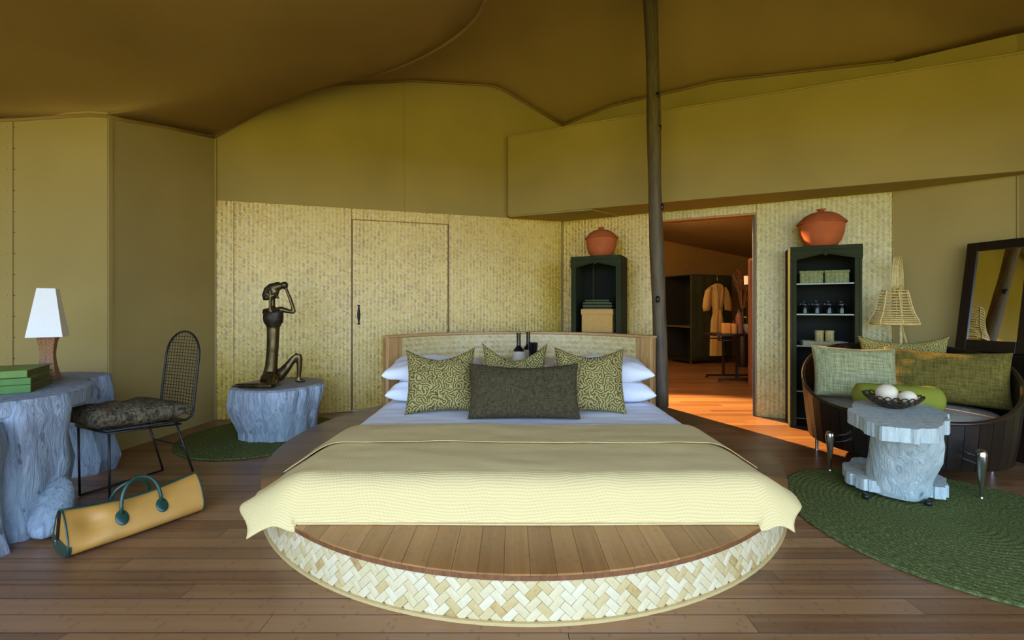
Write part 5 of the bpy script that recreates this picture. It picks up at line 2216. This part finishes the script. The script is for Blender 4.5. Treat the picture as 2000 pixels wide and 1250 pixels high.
for lo, hi in (((0, -0.02, 0), (FB, 0.02, MH)), ((MW - FB, -0.02, 0), (MW, 0.02, MH)), ((FB, -0.02, 0), (MW - FB, 0.02, FB + 0.02)), ((FB, -0.02, MH - FB), (MW - FB, 0.02, MH))):
    obj('frame_bar', mbar(lo, hi), M['dark_wood'], mr, bevel=0.004)
obj('mirror_glass', mbar((FB - 0.002, -0.008, FB + 0.015), (MW - FB + 0.002, -0.002, MH - FB + 0.004)), M['mirror'], mr)

# ================================================================== ROOM BEHIND
# canvas wardrobe, open on its left face
wc = Vector((3.66, 8.9, 0))
wr, wl2 = Vector((0.93, 0.37, 0)).normalized(), Vector((-0.37, 0.93, 0)).normalized()
wrz = atan2(wr.y, wr.x)
wd = thing('canvas_wardrobe', 'dark green canvas wardrobe in the back room with one open dark side', 'wardrobe', wc, wrz)
WW, WD_, WH = 1.12, 0.82, 1.83
obj('front_canvas', MB().sheet(lambda u, v: Vector((u * WW, 0.012 * nz(u * 6, v * 2, 3) - 0.004 * sin(u * 30), 0.06 + v * (WH - 0.06))), 40, 16, -0.006, nrm=(0, -1, 0)), M['green_canvas'], wd, smooth=True)
obj('wardrobe_top', MB().lohi((0, 0, WH), (WW, WD_, WH + 0.02)), M['green_canvas'], wd)
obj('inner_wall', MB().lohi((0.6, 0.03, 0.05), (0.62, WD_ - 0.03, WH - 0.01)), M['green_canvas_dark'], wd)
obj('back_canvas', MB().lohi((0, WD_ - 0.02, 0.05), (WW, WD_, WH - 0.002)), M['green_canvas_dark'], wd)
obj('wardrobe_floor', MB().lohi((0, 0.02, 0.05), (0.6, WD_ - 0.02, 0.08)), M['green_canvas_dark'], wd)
obj('wardrobe_shelf', MB().lohi((0.01, 0.03, 0.745), (0.59, WD_ - 0.03, 0.775)), M['pole'], wd, label='pale plank shelf')
for x, y in ((0.02, 0.02), (0.02, WD_ - 0.02), (WW - 0.02, 0.02), (WW - 0.02, WD_ - 0.02)):
    obj('foot', MB().lohi((x - 0.014, y - 0.014, 0), (x + 0.014, y + 0.014, 0.06)), M['chrome'], wd)
for x, y in ((0.012, 0.014), (0.012, WD_ - 0.014)):
    obj('corner_post', MB().lohi((x - 0.012, y - 0.012, 0.06), (x + 0.012, y + 0.012, WH)), M['green_canvas'], wd)

# robe on its hanger
rc = wc + wr * 0.605 - wl2 * 0.10
hg = thing('coat_hanger', 'dark hanger hooked on the wardrobe holding the robe', 'hanger', (rc.x, rc.y, 1.66), wrz)
obj('hanger_bar', MB().tube([(-0.20, 0, -0.045), (-0.08, 0, 0.0), (0, 0, 0.015), (0.08, 0, 0.0), (0.20, 0, -0.045)], 0.009, 8), M['dark_wood'], hg, smooth=True)
obj('hook', MB().tube([(0, 0, 0.015), (0, 0, 0.10), (0, 0.01, 0.17), (0, 0.05, 0.205), (0, 0.11, 0.207)], 0.004, 6), M['chrome'], hg, smooth=True)
rb = thing('robe', 'tan belted robe with wide sleeves hanging on the wardrobe', 'robe', (rc.x, rc.y, 0.17), wrz)


def robe_fn(u, v):
    a = 2 * pi * u
    z = v * 1.49
    prof = [(0.0, 0.200, 0.07), (0.4, 0.185, 0.065), (0.70, 0.165, 0.06), (0.90, 0.115, 0.055), (0.97, 0.13, 0.06), (1.2, 0.185, 0.07), (1.38, 0.225, 0.06), (1.45, 0.16, 0.05), (1.49, 0.07, 0.04)]
    for (z0, x0, y0), (z1, x1_, y1_) in zip(prof, prof[1:]):
        if z <= z1 + 1e-6:
            t = (z - z0) / (z1 - z0)
            rx, ry = x0 + (x1_ - x0) * t, y0 + (y1_ - y0) * t
            break
    f = 1 + 0.13 * sin(a * 9 + 1) * (0.35 + 0.65 * math.exp(-((z - 0.92) / 0.4) ** 2)) * (1 if z < 1.3 else 0.2)
    return Vector((rx * cos(a), ry * sin(a) * f, z))


mb = MB().grid(robe_fn, 72, 60, wrap=True)
obj('robe_body', mb, M['robe'], rb, smooth=True)
for s in (-1, 1):
    mb = MB()
    ps = [(0.17 * s, 0, 1.40), (0.235 * s, 0, 1.31), (0.275 * s, -0.005, 1.15), (0.295 * s, -0.005, 1.0), (0.285 * s, -0.005, 0.93)]
    mb.tube(ps, [(0.05, 0.045), (0.085, 0.05), (0.095, 0.05), (0.100, 0.045), (0.095, 0.04)], 18, flat=(1, 0, 0.3 * s))
    mb.map(lambda p: p + Vector((0, 0.008 * sin(p.z * 30 + p.x * 60), 0)))
    obj('sleeve', mb, M['robe'], rb, smooth=True)
    mb = MB().tube([(0.07 * s, -0.045, 1.47), (0.085 * s, -0.07, 1.38), (0.055 * s, -0.078, 1.2), (0.01 * s, -0.072, 0.97)], [(0.022, 0.006)] * 4, 8, flat=(1, 0, 0))
    obj('lapel', mb, M['robe'], rb, smooth=True)
mb = MB().tube([(0.125 * cos(a), 0.066 * sin(a), 0.925) for a in [2 * pi * k / 28 for k in range(28)]], [(0.018, 0.006)] * 28, 8, True, flat=(0, 0, 1))
bt = obj('belt', mb, M['robe'], rb, smooth=True)
obj('belt_tail', MB().tube([(0.01, -0.074, 0.925), (0.03, -0.08, 0.75), (0.04, -0.082, 0.5)], [(0.016, 0.005)] * 3, 8, flat=(1, 0, 0)), M['robe'], bt, smooth=True)

# wash stand
vt = thing('wash_stand', 'wooden topped wash stand on a black metal frame in the back room', 'table', (3.55, 7.05, 0))
vo = Vector((3.55, 7.05, 0))
obj('stand_top', MB().lohi((-0.36, -0.26, 0.715), (0.70, 0.26, 0.75)), M['dark_wood'], vt, bevel=0.004)
for x in (-0.02, 0.48):
    for y in (-0.22, 0.22):
        obj('leg', MB().lohi((x - 0.016, y - 0.016, 0.05), (x + 0.016, y + 0.016, 0.715)), M['iron'], vt)
for y in (-0.22, 0.22):
    obj('foot_rail', MB().lohi((-0.30, y - 0.016, 0.02), (0.60, y + 0.016, 0.05)), M['iron'], vt)
    obj('foot', MB().lohi((-0.31, y - 0.016, 0.0), (-0.28, y + 0.016, 0.02)), M['iron'], vt)
    obj('foot', MB().lohi((0.57, y - 0.016, 0.0), (0.60, y + 0.016, 0.02)), M['iron'], vt)
    obj('apron_bar', MB().lohi((-0.30, y - 0.012, 0.64), (-0.02, y + 0.012, 0.66)), M['iron'], vt)
    obj('apron_post', MB().lohi((-0.31, y - 0.012, 0.64), (-0.29, y + 0.012, 0.715)), M['iron'], vt)
ax_, ay_ = 3.55, 7.0
t = thing('tissue_box', 'square tan box on the wash stand, leftmost of its items', 'box', (3.43, 6.98, 0.751))
obj('box_body', MB().lohi((-0.05, -0.05, 0), (0.05, 0.05, 0.15)), M['tan_card'], t, bevel=0.004)
obj('box_lid', MB().lohi((-0.053, -0.053, 0.15), (0.053, 0.053, 0.165)), M['tan_card'], t, bevel=0.003)
t = thing('soap_bottle', 'tan dispenser bottle with a chrome pump on the wash stand', 'bottle', (3.555, 6.98, 0.751))
obj('bottle_body', MB().lathe([(0.0, 0.0), (0.048, 0.0), (0.05, 0.01), (0.05, 0.155), (0.0, 0.16)], 20, cap=False), M['tan_card'], t, smooth='auto')
obj('pump', MB().tube([(0, 0, 0.158), (0, 0, 0.20), (-0.03, 0, 0.205)], 0.006, 6), M['chrome'], t)
t = thing('tall_bottle', 'tall brown bottle on the wash stand beside the soap bottle', 'bottle', (3.665, 7.02, 0.751))
obj('bottle_body', MB().lathe([(0.0, 0.0), (0.055, 0.0), (0.055, 0.25), (0.045, 0.29), (0.03, 0.31), (0.03, 0.34), (0.0, 0.342)], 20, cap=False), M['carved'], t, smooth='auto')
obj('stopper', MB().lathe([(0.0, 0.3425), (0.045, 0.3425), (0.045, 0.375), (0.0, 0.38)], 16, cap=False), M['dark_wood'], t, smooth='auto')
t = thing('wash_basin', 'round grey stone basin on the wash stand', 'basin', (3.845, 7.02, 0.751))
obj('basin_bowl', MB().lathe([(0.0, 0.0), (0.07, 0.0), (0.10, 0.03), (0.12, 0.09), (0.123, 0.15), (0.115, 0.15), (0.10, 0.06), (0.0, 0.03)], 28, cap=False), M['grey_stone'], t, smooth='auto')
t = thing('tap', 'brass coloured tap behind the stone basin', 'tap', (3.82, 7.19, 0.751))
obj('tap_body', MB().tube([(0, 0, 0), (0, 0, 0.22), (0, -0.03, 0.255), (0, -0.10, 0.25)], 0.012, 8).lathe([(0.0, 0.0), (0.03, 0.0), (0.03, 0.012), (0.0, 0.012)], 16, cap=False), M['chrome'], t, smooth=True)
obj('tap_lever', MB().tube([(-0.05, 0, 0.262), (0.05, 0, 0.268)], 0.007, 6), M['chrome'], t)
# tall framed mirror seen edge-on, with its little glowing sconce
tm = thing('tall_mirror', 'tall wood framed mirror seen edge-on beside the wash stand', 'mirror', (3.68, 6.70, 0))
for lo, hi in (((-0.018, -0.03, 0), (0.018, 0.03, 1.86)), ((-0.15, -0.25, 0), (-0.09, -0.19, 1.86))):
    obj('frame_post', MB().lohi(lo, hi), M['carved'], tm, bevel=0.004)
fr_ = MB().add([(-0.13, -0.22, 0.25), (-0.01, 0.0, 0.25), (-0.01, 0.0, 1.80), (-0.13, -0.22, 1.80), (-0.11, -0.23, 0.25), (0.01, -0.01, 0.25), (0.01, -0.01, 1.80), (-0.11, -0.23, 1.80)],
               [(0, 1, 2, 3), (7, 6, 5, 4), (0, 4, 5, 1), (1, 5, 6, 2), (2, 6, 7, 3), (3, 7, 4, 0)])
obj('mirror_glass', fr_, M['black_glass'], tm)
obj('frame_rail', MB().prism([(-0.15, -0.25), (-0.09, -0.25), (0.03, -0.03), (0.03, 0.03), (-0.03, 0.03)], 1.86, 1.90), M['orange_wood'], tm)
sc_ = thing('wall_sconce', 'small glowing pink sconce on the tall mirror frame', 'lamp', (3.61, 6.70, 1.52))
obj('sconce_shade', MB().lathe([(0.0, 0.0), (0.032, 0.0), (0.036, 0.13), (0.0, 0.13)], 16, cap=False), M['sconce'], sc_, smooth='auto')
obj('sconce_arm', MB().tube([(0.0, 0, -0.012), (0.04, 0, -0.012)], 0.008, 6).lathe([(0.0, -0.02), (0.02, -0.02), (0.02, 0.0), (0.0, 0.0)], 12, cap=False), M['iron'], sc_)
# dried twigs in a floor vase
tv = thing('floor_vase', 'slim dark floor vase of dried twigs behind the wash stand', 'vase', (4.53, 8.55, 0))
obj('vase_body', MB().lathe([(0.0, 0.0), (0.09, 0.0), (0.12, 0.2), (0.10, 0.6), (0.05, 0.95), (0.055, 1.15), (0.045, 1.15), (0.0, 1.0)], 20, cap=False), M['dark_wood'], tv, smooth='auto')
random.seed(5)
for i in range(14):
    a = random.uniform(0, 2 * pi)
    r = random.uniform(0.08, 0.30)
    h = random.uniform(0.55, 0.85)
    p = [Vector((0.01 * cos(a), 0.01 * sin(a), 1.05)), Vector((r * 0.4 * cos(a), r * 0.4 * sin(a), 1.1 + h * 0.5)), Vector((r * cos(a), r * sin(a), 1.1 + h))]
    mb = MB().tube(p, [0.006, 0.005, 0.003], 5)
    for k in range(5):
        b = p[1].lerp(p[2], 0.2 + 0.16 * k)
        mb.tube([b, b + Vector((random.uniform(-0.06, 0.06), random.uniform(-0.06, 0.06), 0.07))], [0.004, 0.010, ][:2], 5)
    obj('twig', mb, M['carved'], tv)
